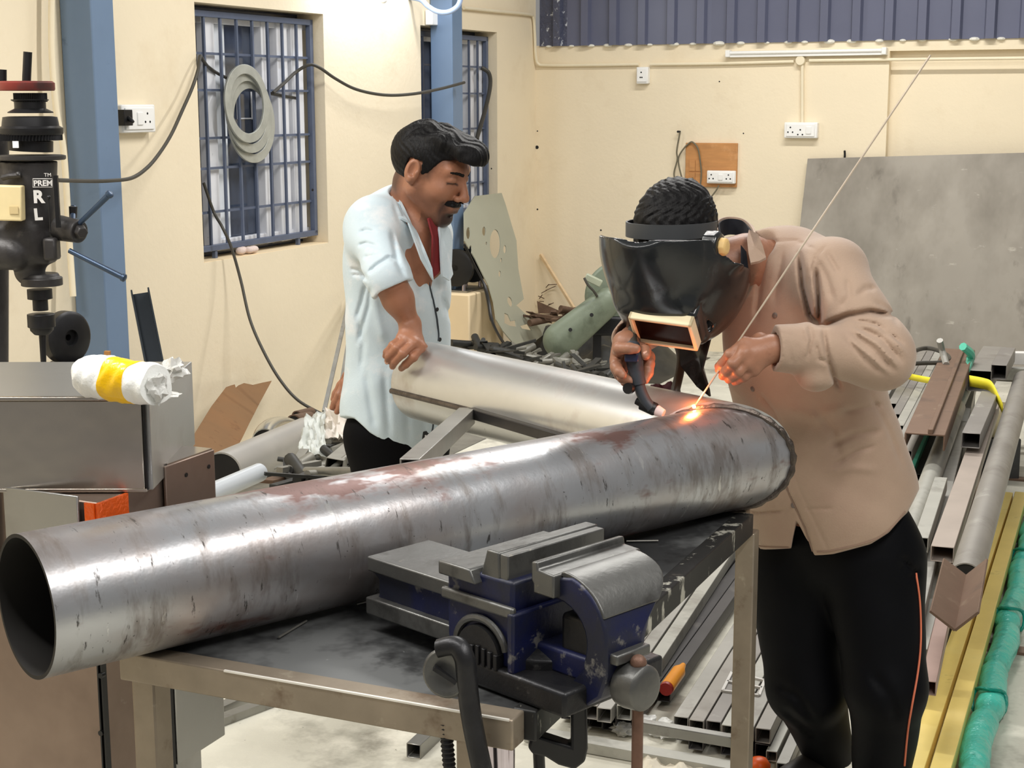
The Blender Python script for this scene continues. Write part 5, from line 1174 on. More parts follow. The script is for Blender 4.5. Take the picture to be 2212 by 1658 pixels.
def wob(a, f, ph=0.):
    return lambda P: a * (np.sin(P[:, 0] * f + 2.1 * np.sin(P[:, 2] * f * .7 + ph)) * np.sin(P[:, 2] * f * .8 + P[:, 1] * f * .9 + ph) + .6 * np.sin(P[:, 1] * f * 1.7 + P[:, 2] * f * .5 - 2 * P[:, 0] * f * .4 + ph * 2))
M_skin = mat('brown_skin', (160, 110, 84), rough=.45, var=.08, scale=14, bump=.0006, bscale=120, spots=[((120, 74, 54), 18, .62, .1, None, .5)])
def face_dark_mix(m):
    nt = m.node_tree; b = nt.nodes['Principled BSDF']; src = b.inputs['Base Color'].links[0].from_socket
    at = nt.nodes.new('ShaderNodeAttribute'); at.attribute_name = 'hair_and_creases'; mx = nt.nodes.new('ShaderNodeMix'); mx.data_type = 'RGBA'
    nt.links.new(at.outputs['Fac'], mx.inputs[0]); nt.links.new(src, mx.inputs[6]); mx.inputs[7].default_value = (*lin((36, 26, 25)), 1); nt.links.new(mx.outputs[2], b.inputs['Base Color'])
face_dark_mix(M_skin)
M_skin2 = mat('brown_skin_welder', (158, 112, 88), rough=.45, var=.08, scale=14, bump=.0006, bscale=120, spots=[((118, 76, 58), 18, .62, .1, None, .5)])
M_hair = mat('black_hair', (17, 16, 17), rough=.5, var=.4, scale=60, stretch=(1, 1, .3), bump=.003, bscale=130)
M_beard = mat('short_dark_beard', (62, 42, 36), rough=.6, var=.25, scale=120)
M_nail = mat('fingernail', (206, 160, 140), rough=.3, var=.04)
M_shirtw = mat('pale_shirt_cloth', (204, 219, 226), rough=.8, var=.03, scale=6, sheen=.2, bump=.0007, bscale=240, spots=[((196, 212, 218), 7, .60, .07, (1, 1, .5), .55), ((244, 240, 238), 9, .60, .08, None, .5)])
M_shirtb = mat('brown_work_shirt', (172, 147, 127), rough=.75, var=.05, scale=5, sheen=.25, bump=.0007, bscale=240, spots=[((160, 130, 114), 4, .58, .12, None, .5)])
M_trb = mat('black_trousers', (9, 9, 11), rough=.8, var=.2, scale=8)
M_trn = mat('navy_black_track_pants', (7, 8, 12), rough=.6, var=.2, scale=6)
M_piping = mat('dark_shirt_piping', (54, 62, 68), rough=.6)
M_button = mat('black_button', (20, 20, 22), rough=.3)
M_red = mat('maroon_undershirt', (118, 34, 36), rough=.8, var=.1, scale=10)
M_shoe = mat('dark_shoe', (34, 30, 28), rough=.5)

class Frame:
    def __init__(s, c, F, sc=1.):
        s.c = np.array(c, float); s.F = N3(F); U = np.array([0, 0, 1.]) - s.F[2] * s.F; s.U = N3(U); s.L = np.cross(s.U, s.F); s.sc = sc
    def __call__(s, f, l, u): return s.c + s.sc * (s.F * f + s.L * l + s.U * u)
    def ax(s): return (s.F, s.L, s.U)
    def loc(s, P): q = (P - s.c) / s.sc; return q @ s.F, q @ s.L, q @ s.U
def head_sdf(S, H):
    k = H.sc; A = H.ax()
    E = lambda f, l, u, r, kk=.02, kind='u': S.ell(H(f, l, u), np.array(r) * k, A, kk, kind)
    Cn = lambda p, q, ra, rb, kk=.015, kind='u': S.cone(H(*p), H(*q), ra * k, rb * k, kk, kind)
    E(-.012, 0, .030, (.098, .077, .080)); E(.034, 0, -.018, (.062, .064, .085), .03)
    for s in (-1, 1):
        Cn((.0, .050 * s, -.05), (.070, .016 * s, -.102), .026, .02, .03); E(.062, .042 * s, -.026, (.026, .024, .022), .025)
        Cn((.086, .012 * s, .032), (.074, .046 * s, .032), .011, .010, .02)
    E(.076, 0, -.100, (.022, .026, .018), .02)
    for s in (-1, 1): E(.100, .034 * s, .012, (.021, .020, .014), .012, 's')
    Cn((.092, 0, .016), (.116, 0, -.024), .008, .011, .012); E(.116, 0, -.030, (.013, .012, .010), .008)
    for s in (-1, 1): E(.104, .014 * s, -.035, (.010, .008, .008), .006); E(.0765, .033 * s, .010, (.0165, .0165, .0140), .003)
    E(.088, 0, -.066, (.018, .030, .022), .015)
    Cn((.100, -.016, -.061), (.100, .016, -.061), .0062, .0062, .006); Cn((.097, -.014, -.073), (.097, .014, -.073), .0075, .0075, .006)
    Cn((.108, -.02, -.0668), (.108, .02, -.0668), .0022, .0022, .003, 's'); E(.098, 0, -.084, (.008, .02, .005), .008, 's')
    for s in (-1, 1):
        E(-.010, .080 * s, -.002, (.021, .011, .033), .005); E(-.005, .090 * s, .004, (.0125, .0095, .021), .003, 's'); E(.004, .083 * s, -.004, (.005, .006, .009), .003); E(-.006, .086 * s, -.022, (.008, .006, .010), .004); E(-.002, .079 * s, -.027, (.008, .006, .010), .004)
def hair_op(S, H, g):
    def fn(P):
        f, l, u = H.loc(P); return (g(f, np.abs(l)) - u) * H.sc
    S.ops.append(('i', fn, None, None, .004)); return S
def hand(S, wr, mcp, fingers, thumb, palm_r=.0125, fr=(.0108, .0108, .0102, .0092), tr=.0125):
    """palm built from the wrist to each knuckle; fingers [(pip, dip, tip)], thumb [(base, joint, tip)]"""
    wr = np.array(wr)
    for m in mcp: S.cone(wr, m, .021, palm_r + .001, .014)
    for i in range(3): S.cone(mcp[i], mcp[i + 1], palm_r, palm_r, .008)
    for m, fg, r in zip(mcp, fingers, fr):
        pts = [m] + list(fg); S.path(pts, [r * 1.12, r * 1.05, r * .97, r * .82], .0035); S.ell(pts[1], [r * 1.12] * 3, None, .004)
    S.path(thumb, [tr * 1.2, tr, tr * .95, tr * .8][:len(thumb)], .006); S.cone(wr, thumb[0], .02, tr * 1.25, .012)
def nail(parent, tip, prev, out, m=M_nail, r=.0062):
    d = N3(tip - prev); n = N3(out - d * (out @ d)); b = MB(); c = tip + n * .0068 - d * .001
    b.ball((0, 0, 0), (1, 1, 1), 10, 6); V = b.v[0] * np.array([r * 1.15, r * .85, .0016]); s = np.cross(n, d)
    b.v = [c + np.outer(V[:, 0], d) + np.outer(V[:, 1], s) + np.outer(V[:, 2], n)]; return b.build('fingernail', m, parent)

# ================= man in the pale shirt =================
Y1 = 4.38
def A1(x, y, d=0.): return at_y(x, y, Y1 + d)
f1 = np.array([.8, -.6, 0]); r1 = np.array([-.6, -.8, 0]); ax1 = (r1, f1, ZX)
man = thing('person', 'person in a pale open-necked shirt holding the end of the bright pipe', 'person', A1(865, 900) * [1, 1, 0])
H1 = Frame(at_y(930, 368, 4.30), (.84, -.392, -.375), 1.07)
S = SDF(); head_sdf(S, H1)
nb = A1(884, 480, -.02); S.cone(H1(-.035, 0, -.05), nb, .058, .062, .02); S.cone(H1(.02, 0, -.08), A1(908, 500, -.08), .03, .03, .03)
S.ell(A1(884, 560, -.045), (.13, .085, .15), ax1, .03); S.ell(A1(866, 570, 0), (.14, .075, .2), ax1, .03); S.cone(A1(866, 600), A1(862, 950), .1, .11, .04)
SR, ER, WR = at_y(804, 500, 4.22), at_y(838, 600, 4.03), at_y(886, 700, 4.05)
S.cone(SR, ER, .045, .042, .02); S.cone(ER, ER * .55 + WR * .45, .043, .040, .02); S.cone(ER * .55 + WR * .45, WR, .039, .0255, .02); S.cone(WR, at_y(890, 722, 4.04), .025, .024, .01)
SLm, ELm, WLm = at_y(930, 500, 4.54), at_y(838, 690, 4.66), at_y(770, 800, 4.56)
S.cone(SLm, ELm, .045, .042, .02); S.cone(ELm, WLm, .04, .025, .02)
q = at_y
hand(S, WR, [q(909, 750, 4.00), q(894, 741, 3.99), q(879, 733, 4.0), q(867, 729, 4.01)],
     [(q(893, 771, 3.975), q(876, 787, 3.985), q(867, 795, 4.0)), (q(870, 763, 3.965), q(852, 781, 3.975), q(848, 791, 3.985)), (q(856, 752, 3.97), q(839, 769, 3.975), q(837, 780, 3.985)), (q(848, 745, 3.985), q(835, 760, 3.99), q(832, 769, 4.0))],
     [q(900, 730, 4.05), q(914, 752, 4.06), q(908, 776, 4.07), q(897, 790, 4.07)])
hand(S, WLm, [q(744, 828, 4.52), q(752, 833, 4.51), q(761, 838, 4.52), q(768, 844, 4.54)],
     [(q(732, 852, 4.51), q(723, 869, 4.51), q(718, 880, 4.51)), (q(744, 858, 4.50), q(735, 876, 4.5), q(728, 889, 4.5)), (q(757, 866, 4.51), q(749, 883, 4.51), q(742, 895, 4.51)), (q(766, 870, 4.54), q(761, 886, 4.54), q(758, 896, 4.54))],
     [q(752, 812, 4.57), q(736, 832, 4.58), q(726, 850, 4.58), q(721, 862, 4.58)])
body1 = S.build('body', M_skin, man, .0027)
for _m, _v in ((M_trb, .12), (M_trn, .12), (M_hair, .22)):
    _m.node_tree.nodes['Principled BSDF'].inputs['Specular IOR Level'].default_value = _v
for tip, prev in ((q(848, 791, 3.985), q(852, 781, 3.975)), (q(837, 780, 3.985), q(839, 769, 3.975))): nail(man, tip, prev, np.array([-.3, -1, -.3]))
# hair, brows, moustache, beard, eyelids
S = SDF(); k = H1.sc
S.ell(H1(-.016, 0, .032), np.array([.106, .085, .090]) * k, H1.ax(), .02); S.ell(H1(.045, 0, .094), np.array([.075, .068, .028]) * k, H1.ax(), .03)
S.ell(H1(.098, -.01, .084), np.array([.040, .054, .025]) * k, H1.ax(), .03); S.ell(H1(.112, -.02, .074), np.array([.026, .042, .02]) * k, H1.ax(), .02)
hair_op(S, H1, lambda f, l: np.interp(f, [-.12, -.085, -.036, -.030, .009, .013, .03, .05, .066, .10, .15], [-.085, -.075, -.04, .028, .032, -.004, .01, .05, .058, .068, .07]))
def strands(P, H=H1):
    f, l, u = H.loc(P); top = np.clip((u - .055) / .04, 0, 1)
    w = l * 230 + 3.2 * np.sin(f * 34 + l * 20) + 1.2 * np.sin(f * 80 + 2); return -(.0030 * np.sin(f * 62 + 1.8 * np.sin(l * 60) + 1.3 * np.sin(l * 31 + f * 25)) * top + .0016 * np.sin(w) * top + .0009 * np.sin(w * 2.3 + u * 60) * top + .0008 * np.sin(u * 420 + f * 260 + 3 * np.sin(f * 60)) * (1 - top))
S.disp(strands); S.build('hair', M_hair, man, .003)
def shell(name, m, H, off, cond, h=.0022):
    """thin layer over the head where cond(f,l,u) < 0"""
    T = SDF(); head_sdf(T, H); T.post.append(lambda P: -off + .0006 * np.sin(P[:, 0] * 900) * np.sin(P[:, 2] * 800))
    def fn(P): f, l, u = H.loc(P); return cond(f, np.abs(l), u) * H.sc + off
    T.ops.append(('i', fn, None, None, .003)); return T.build(name, m, man if H is H1 else weld, h)
def ellc(cf, cu, rf, ru, lo=0, hi=.2):
    return lambda f, l, u: np.maximum(np.hypot((f - cf) / rf, (u - cu) / ru) - 1, 0) * .02 + np.where(np.hypot((f - cf) / rf, (u - cu) / ru) < 1, -.01, 0)
def moust(f, l, u):
    uc = -.049 - .10 * np.maximum(l - .010, 0) - 6 * np.maximum(l - .02, 0) ** 2; return np.maximum(np.maximum(np.abs(u - uc) - .0085 + .07 * l, l - .033), .078 - f)
shell('moustache', M_hair, H1, .0036, moust)
def brow(f, l, u): return np.maximum(np.maximum(np.abs(u - .030 - .10 * (l - .03) + 4 * (l - .03) ** 2) - .0048 + .09 * np.maximum(l - .034, 0), np.abs(l - .033) - .023), .05 - f)
shell('eyebrows', M_hair, H1, .0013, brow)
def face_darks(me, H):
    n = len(me.vertices); V = np.empty(n * 3, np.float32); me.vertices.foreach_get('co', V); V = V.reshape(-1, 3) + _WLOC[man]; f, l, u = H.loc(V); l = np.abs(l)
    sm = lambda d, w: np.clip(.5 - d / (2 * w), 0, 1)
    g = np.zeros(n)
    chin = np.hypot((u + .098) / 1.0, (l) / 1.3) - .034; g = np.maximum(g, .93 * sm(chin, .012) * (f > .035))
    mouth = np.maximum(np.abs(l - .033) - .008, np.abs(u + .078) - .028); g = np.maximum(g, .85 * sm(mouth, .008) * (f > .055))
    under = np.maximum(np.abs(u + .0875) - .005, l - .012); g = np.maximum(g, .8 * sm(under, .004) * (f > .06))
    up = np.maximum(np.abs(u + .052) - .008, l - .032); g = np.maximum(g, .85 * sm(up, .004) * (f > .07))
    jaw = np.maximum(np.abs(u + .075 - .5 * (.06 - f)) - .020, np.abs(f - .04) - .034); g = np.maximum(g, .42 * sm(jaw, .016) * (l > .02))
    side = np.maximum(np.abs(f - .030 - .10 * u) - .008, np.abs(u - .015) - .022); g = np.maximum(g, .72 * sm(side, .010) * (l > .045))
    hairline = .052 - u + .0 * f; g = np.maximum(g, .7 * sm(hairline - .0, .010) * (f < .075) * (u > .0) * (u < .09) * (l > .03) * (f > .02) * .8)
    nape = np.maximum(-.085 - u, f + .045); g = np.maximum(g, .75 * sm(nape, .014) * (u < .0))
    lash = np.maximum(np.abs(u - .0025 + 9 * (l - .033) ** 2) - .0026, np.abs(l - .033) - .018); g = np.maximum(g, .95 * sm(lash, .0018) * (f > .07))
    lid = np.maximum(np.abs(u - .019 + 8 * (l - .033) ** 2) - .0008, np.abs(l - .033) - .014); g = np.maximum(g, .45 * sm(lid, .0018) * (f > .07))  # dark line coloured along the eyelid fold, not hair
    lips = np.maximum(np.abs(u + .067) - .0012, l - .021); g = np.maximum(g, .75 * sm(lips, .002) * (f > .08))  # dark line coloured along the groove between the lips
    at = me.attributes.new('hair_and_creases', 'FLOAT', 'POINT'); at.data.foreach_set('value', g.astype(np.float32))
face_darks(body1.data, H1)
# shirt
S = SDF()
S.ell(A1(862, 585), (.185, .118, .24), ax1, .05); S.ell(A1(862, 760), (.178, .122, .24), ax1, .08); S.ell(A1(857, 900), (.19, .128, .19), ax1, .08)
S.cone(at_y(812, 492, 4.25), at_y(925, 492, 4.50), .062, .06, .05); S.cone(at_y(812, 492, 4.25), A1(862, 620), .07, .1, .08)
S.ell(A1(866, 452, .02), (.085, .08, .05), ax1, .05)
dcu = N3(.75 * N3(WR - ER) + .25 * N3(ER - SR)); c0 = ER + (WR - ER) * .13
S.cone(SR, ER, .066, .058, .05); S.cone(ER, c0 + dcu * .03, .058, .054, .03); S.cone(ER * .7 + c0 * .3, c0 + dcu * .03, .0585, .0565, .004)
S.cone(at_y(925, 500, 4.52), at_y(845, 690, 4.62), .062, .058, .04)
S.cone(c0 + dcu * .045, c0 + dcu * .12, .0475, .0475, .003, 's')
def cuffcut(P):   # end of the rolled sleeve
    t = (P - c0) @ dcu; near = np.linalg.norm(P - c0 - np.outer(t, dcu), axis=1) < .078
    return np.where(near & (P[:, 1] < 4.2) & (t < .1), t - .012, -.05)
S.ops.append(('i', cuffcut, c0, .16, .0))
hem1 = ([700, 765, 800, 850, 910, 940, 1000], [890, 905, 935, 962, 976, 978, 975])
S.ops.append(('i', lambda P: (lambda x, y: (y - np.interp(x, *hem1)) * .00131)(*PX(P)), A1(860, 960), .4, .0))
# open neck: carve a V in front
def vneck(P):
    x, y = PX(P); yy = np.array([430, 455, 480, 505, 550, 596]); lx = np.interp(y, yy, [858, 864, 874, 892, 912, 930]); rx = np.interp(y, yy, [925, 936, 944, 947, 949, 946])
    return np.where(P[:, 1] < 4.40, np.maximum(np.maximum(lx - x, x - rx), np.maximum(y - 597, 425 - y)) * .0013, .1)
S.ops.append(('s', vneck, A1(905, 510, -.1), .22, .003)); S.cone(H1(-.035, 0, -.05), A1(884, 462, -.02), .064, .066, .01, 's')
S.disp(folds([([(850, 440), (862, 475), (885, 510)], .004, 5), ([(776, 502), (790, 497), (808, 500)], .008, 4), ([(775, 530), (790, 525), (815, 532)], .008, 4), ([(785, 556), (805, 552), (822, 551)], .006, 4),
              ([(795, 590), (815, 572), (840, 556), (857, 560)], .010, 5), ([(757, 580), (775, 585), (792, 600)], .007, 4), ([(760, 592), (780, 595), (795, 605)], .006, 4), ([(846, 500), (852, 530), (860, 570), (875, 600)], .009, 6),
              ([(865, 500), (878, 545), (900, 600), (910, 650)], .006, 8), ([(790, 615), (782, 650), (770, 690)], .008, 5), ([(800, 620), (797, 660), (786, 700), (772, 740)], .007, 5), ([(775, 690), (785, 740), (780, 800)], .006, 6),
              ([(806, 625), (815, 680), (830, 740)], -.006, 10), ([(880, 560), (900, 620), (905, 690)], -.005, 10), ([(925, 590), (935, 650), (948, 735)], .005, 3), ([(955, 640), (968, 670), (974, 690)], .005, 4), ([(960, 600), (955, 640), (960, 680)], .004, 4),
              ([(830, 800), (835, 870), (840, 950)], .006, 8), ([(790, 800), (800, 870), (810, 925)], .006, 8), ([(870, 810), (880, 880), (882, 960)], .005, 8), ([(900, 820), (915, 880), (918, 960)], .004, 6)], 4.5))
S.disp(wob(.003, 22, .7)); shirt1 = S.build('shirt', M_shirtw, man, .004)
# collar, lapel, undershirt, piping, buttons, label
def flap(name, m, pts, t, parent, bev=.002):
    b = MB(); P = [np.array(p) for p in pts]; c = sum(P) / len(P); nrm = sum((np.cross(P[i] - c, P[(i + 1) % len(P)] - c) for i in range(len(P))), np.zeros(3)); nrm = N3(nrm); n = len(P)
    vs = [c] + P + [c - nrm * t] + [p - nrm * t for p in P]
    fs = [[0, 1 + i, 1 + (i + 1) % n] for i in range(n)] + [[n + 1, n + 2 + (i + 1) % n, n + 2 + i] for i in range(n)] + [[1 + i, n + 2 + i, n + 2 + (i + 1) % n, 1 + (i + 1) % n] for i in range(n)]
    b.add(vs, fs); o = b.build(name, m, parent, angle=60); s = o.modifiers.new('soft', 'SUBSURF'); s.levels = s.render_levels = 2; s.subdivision_type = 'SIMPLE'; return o
flap('collar', M_shirtw, [q(848, 411, 4.36), q(856, 420, 4.31), q(872, 452, 4.27), q(890, 492, 4.235), q(899, 503, 4.225), q(880, 481, 4.20), q(866, 474, 4.195), q(852, 470, 4.20), q(842, 440, 4.27)], .006, man)
flap('lapel', M_shirtw, [q(899, 503, 4.225), q(915, 540, 4.21), q(931, 580, 4.215), q(934, 606, 4.22), q(926, 592, 4.20), q(908, 560, 4.19), q(890, 510, 4.20), q(880, 482, 4.20)], .005, man)
flap('lapel', M_shirtw, [q(944, 482, 4.27), q(954, 478, 4.29), q(968, 495, 4.32), q(974, 520, 4.33), q(972, 575, 4.31), q(975, 592, 4.31), q(968, 606, 4.285), q(952, 596, 4.26), q(950, 560, 4.255), q(948, 515, 4.26)], .006, man)
flap('undershirt', M_red, [q(922, 472, 4.25), q(932, 468, 4.26), q(942, 490, 4.27), q(950, 520, 4.275), q(952, 570, 4.275), q(944, 590, 4.265), q(931, 600, 4.245), q(931, 560, 4.235), q(932, 510, 4.235)], .006, man)
flap('collar', M_shirtw, [q(931, 461, 4.30), q(945, 468, 4.31), q(956, 480, 4.32), q(948, 486, 4.29), q(938, 478, 4.27)], .005, man)
def onshirt(x, y, tree_o):
    """front surface point of a built mesh under a pixel"""
    from mathutils.bvhtree import BVHTree
    if tree_o not in _BV:
        me = tree_o.data; _BV[tree_o] = BVHTree.FromPolygons([Vector(v.co) + Vector(_WLOC[tree_o]) for v in me.vertices], [tuple(p.vertices) for p in me.polygons])
    d = N3(_ray(x, y)); h = _BV[tree_o].ray_cast(Vector(CC), Vector(d)); return (np.array(h[0]), np.array(h[1])) if h[0] is not None else (None, None)
_BV = {}
def piping(name, m, pts, r, so, parent, off=.001):
    P = []
    for x, y in spline([(a, b_, 0) for a, b_ in pts], 5)[:, :2]:
        p, n = onshirt(x, y, so)
        if p is not None: P.append(p + n * off)
    if len(P) > 1: b = MB(); b.tube(P, r, 6); return b.build(name, m, parent)
piping('piping', M_piping, [(926, 598), (928, 620), (937, 655), (944, 690), (947, 720), (946, 736)], .0026, shirt1, man)
def button(x, y, so, parent, r=.0055, m=M_button):
    p, n = onshirt(x, y, so)
    if p is None: return
    b = MB(); b.lathe([(0, r), (.002, r), (.003, r * .8)], p - n * .0005, n, 14); return b.build('button', m, parent)
for x, y in ((966, 589), (944, 668), (950, 733)): button(x, y, shirt1, man, .006)
piping('piping', M_piping, [(936, 905), (934, 925), (928, 945)], .0026, shirt1, man)
p_, n_ = onshirt(918, 944, shirt1)
if p_ is not None:
    b = MB(); b.box(p_, (.026, .005, .036), (N3(np.cross(ZX, n_)), n_, ZX)); b.build('hem_label', M_button, man)
    b = MB(); b.box(p_ + n_ * .0022, (.006, .001, .014), (N3(np.cross(ZX, n_)), n_, ZX)); b.build('hem_label_mark', M_white, man)
# trousers and shoes
S = SDF(); hp = A1(862, 930)
S.ell(hp, (.165, .11, .14), ax1, .05)
for sgn, X in ((1, 0), (-1, 1)):
    hip = hp + r1 * .085 * sgn; an = np.array([*(A1(850, 1500)[:2] + r1[:2] * .10 * sgn + f1[:2] * (.05 if sgn > 0 else -.05) + np.array([0, .05])), .07]); kn = (hip + an) / 2 + f1 * .03
    S.cone(hip, kn, .098, .075, .05); S.cone(kn, an, .074, .062, .04)
    sh = SDF(); sh.cone([an[0], an[1], .045], [an[0] + f1[0] * .15, an[1] + f1[1] * .15, .035], .045, .04, .02); sh.half((0, 0, .003), -ZX); sh.build('shoe', M_shoe, man, .006)
S.ops.append(('i', lambda P: P[:, 2] * -1 + .05, None, None, 0)); S.disp(wob(.003, 16)); S.build('trousers', M_trb, man, .008)

# ================= welder =================
f2 = np.array([-.75, -.66, 0]); l2 = np.array([.66, -.75, 0]); ax2 = (l2, f2, ZX)
weld = thing('person', 'person in a brown shirt bent over the pipe joint, welding', 'person', at_y(1800, 1100, 3.6) * [1, 1, 0])
H2 = Frame(at_y(1466, 532, 3.46), (-.40, -.55, -.52), 1.05); HM = Frame(at_y(1457, 514, 3.42), (-.32, -.57, -.76), 1.05)
S = SDF(); k = H2.sc
S.ell(H2(-.012, 0, .042), np.array([.098, .077, .09]) * k, H2.ax(), .02); S.ell(H2(.03, 0, -.02), np.array([.07, .066, .09]) * k, H2.ax(), .03)
S.cone(H2(.06, 0, -.09), H2(.02, 0, -.06), .03, .04, .03); S.cone(H2(.09, 0, .0), H2(.115, 0, -.03), .01, .012, .01)
for s in (-1, 1): S.ell(H2(-.008, .078 * s, -.004), (.018, .009, .03), H2.ax(), .006)
nb2 = at_y(1612, 560, 3.52); S.cone(H2(-.01, 0, -.075), nb2, .05, .06, .03); S.ell(at_y(1690, 680, 3.56), (.13, .09, .18), ax2, .05); S.cone(at_y(1720, 720, 3.56), at_y(1790, 1120, 3.64), .1, .11, .05)
SL2, EL2, WL2 = at_y(1798, 598, 3.42), at_y(1896, 764, 3.27), at_y(1668, 752, 3.24)
SR2, ER2, WR2 = at_y(1600, 600, 3.74), at_y(1425, 680, 3.70), at_y(1352, 742, 3.34)
S.cone(SL2, EL2, .045, .042, .02); S.cone(EL2, WL2, .042, .028, .02); S.cone(SR2, ER2, .045, .042, .02); S.cone(ER2, WR2, .04, .027, .02)
hand(S, WL2, [q(1607, 741, 3.235), q(1607, 763, 3.215), q(1615, 783, 3.215), q(1627, 799, 3.225)],
     [(q(1577, 766, 3.23), q(1560, 786, 3.245), q(1553, 798, 3.26)), (q(1583, 785, 3.205), q(1567, 803, 3.225), q(1561, 812, 3.245)), (q(1595, 802, 3.21), q(1580, 814, 3.225), q(1574, 820, 3.24)), (q(1607, 813, 3.22), q(1594, 821, 3.235), q(1587, 825, 3.25))],
     [q(1642, 735, 3.27), q(1602, 752, 3.30), q(1568, 780, 3.295), q(1553, 791, 3.29)], fr=(.0112, .0112, .0106, .0096))
hand(S, WR2, [q(1336, 762, 3.330), q(1333, 778, 3.320), q(1334, 794, 3.320), q(1340, 808, 3.330)],
     [(q(1338, 752, 3.270), q(1360, 752, 3.250), q(1374, 753, 3.250)), (q(1331, 792, 3.280), q(1338, 803, 3.260), q(1345, 810, 3.255)), (q(1345, 815, 3.290), q(1360, 822, 3.280), q(1372, 824, 3.290)), (q(1352, 824, 3.310), q(1368, 830, 3.310), q(1380, 830, 3.320))],
     [q(1368, 755, 3.370), q(1385, 752, 3.340), q(1394, 757, 3.310), q(1395, 768, 3.290)], fr=(.0125, .0115, .0108, .010), tr=.0125)
S.path([q(1400, 770, 3.330), q(1402, 785, 3.310), q(1400, 805, 3.300), q(1394, 822, 3.290)], [.013, .0125, .0115, .008], .004)
S.cone(q(1372, 760, 3.370), q(1400, 772, 3.330), .016, .014, .01)
S.build('body', M_skin2, weld, .0028)
for tip, prev, o_ in ((q(1374, 753, 3.25), q(1360, 752, 3.25), (0, -1, .3)), (q(1345, 810, 3.255), q(1338, 803, 3.26), (-.1, -1, .1)), (q(1395, 766, 3.29), q(1394, 757, 3.31), (-.2, -1, .3)), (q(1553, 793, 3.29), q(1568, 780, 3.295), (-1, -.5, 0))): nail(weld, tip, prev, np.array(o_, float))
S = SDF(); S.ell(H2(-.016, 0, .046), np.array([.106, .085, .1]) * k, H2.ax(), .02)
hair_op(S, H2, lambda f, l: np.interp(f, [-.12, -.08, -.02, .03, .07, .12], [-.06, -.045, .02, .04, .06, .07]))
S.disp(lambda P: .0025 * np.sin(P[:, 0] * 260 + 9 * np.sin(P[:, 2] * 60)) * np.sin(P[:, 1] * 90 + P[:, 2] * 140)); S.build('hair', M_hair, weld, .0035)
# shirt
S = SDF()
S.ell(at_y(1712, 670, 3.56), (.19, .125, .19), ax2, .06); S.ell(at_y(1745, 840, 3.58), (.20, .14, .22), ax2, .10); S.ell(at_y(1785, 1060, 3.62), (.235, .165, .24), ax2, .12)
S.cone(at_y(1640, 580, 3.62), at_y(1785, 596, 3.46), .072, .070, .05); S.cone(at_y(1725, 615, 3.58), at_y(1790, 680, 3.55), .09, .10, .06)
S.ell(at_y(1640, 562, 3.56), (.09, .08, .055), ax2, .05)
S.cone(SL2, EL2, .082, .070, .05); S.cone(EL2, EL2 * .45 + WL2 * .55, .070, .060, .03); S.cone(EL2 * .45 + WL2 * .55, EL2 * .06 + WL2 * .94, .058, .047, .02)
S.ell(EL2 + np.array([.004, 0, -.004]), (.070, .066, .066), None, .03); S.ell(at_y(1765, 812, 3.25), (.042, .05, .036), None, .02)
S.cone(SR2, ER2, .075, .065, .05); S.cone(ER2, ER2 * .15 + WR2 * .85, .062, .046, .03)
dl = N3(WL2 - EL2); cl = EL2 * .06 + WL2 * .94; S.cone(cl - dl * .035, cl + dl * .14, .038, .038, .004, 's')
S.ops.append(('i', lambda P: np.where(np.linalg.norm(P - cl, axis=1) < .10, (P - cl) @ dl - .006, -.05), cl, .1, 0))
dr_ = N3(WR2 - ER2); cr = ER2 * .15 + WR2 * .85; S.cone(cr - dr_ * .03, cr + dr_ * .14, .036, .036, .004, 's')
S.ops.append(('i', lambda P: np.where(np.linalg.norm(P - cr, axis=1) < .09, (P - cr) @ dr_ - .008, -.05), cr, .09, 0))
hem2 = ([1540, 1600, 1640, 1712, 1757, 1800, 1880, 1920, 1960, 1985, 2030], [1140, 1166, 1184, 1188, 1197, 1194, 1175, 1150, 1108, 1055, 1000])
S.ops.append(('i', lambda P: (lambda x, y: (y - np.interp(x, *hem2)) * .00108)(*PX(P)), at_y(1790, 1130, 3.6), .5, 0))
def gap(P):
    x, y = PX(P); a = np.maximum((1723 + (y - 1130) * -.18) - x, x - (1722 + (y - 1130) * .55)); return np.where(P[:, 1] < 3.62, np.maximum(a, 1122 - y) * .00106, .1)
S.ops.append(('s', gap, at_y(1735, 1170, 3.5), .2, .002))
S.cone(H2(-.05, 0, -.04), at_y(1606, 530, 3.54), .066, .07, .02, 's')
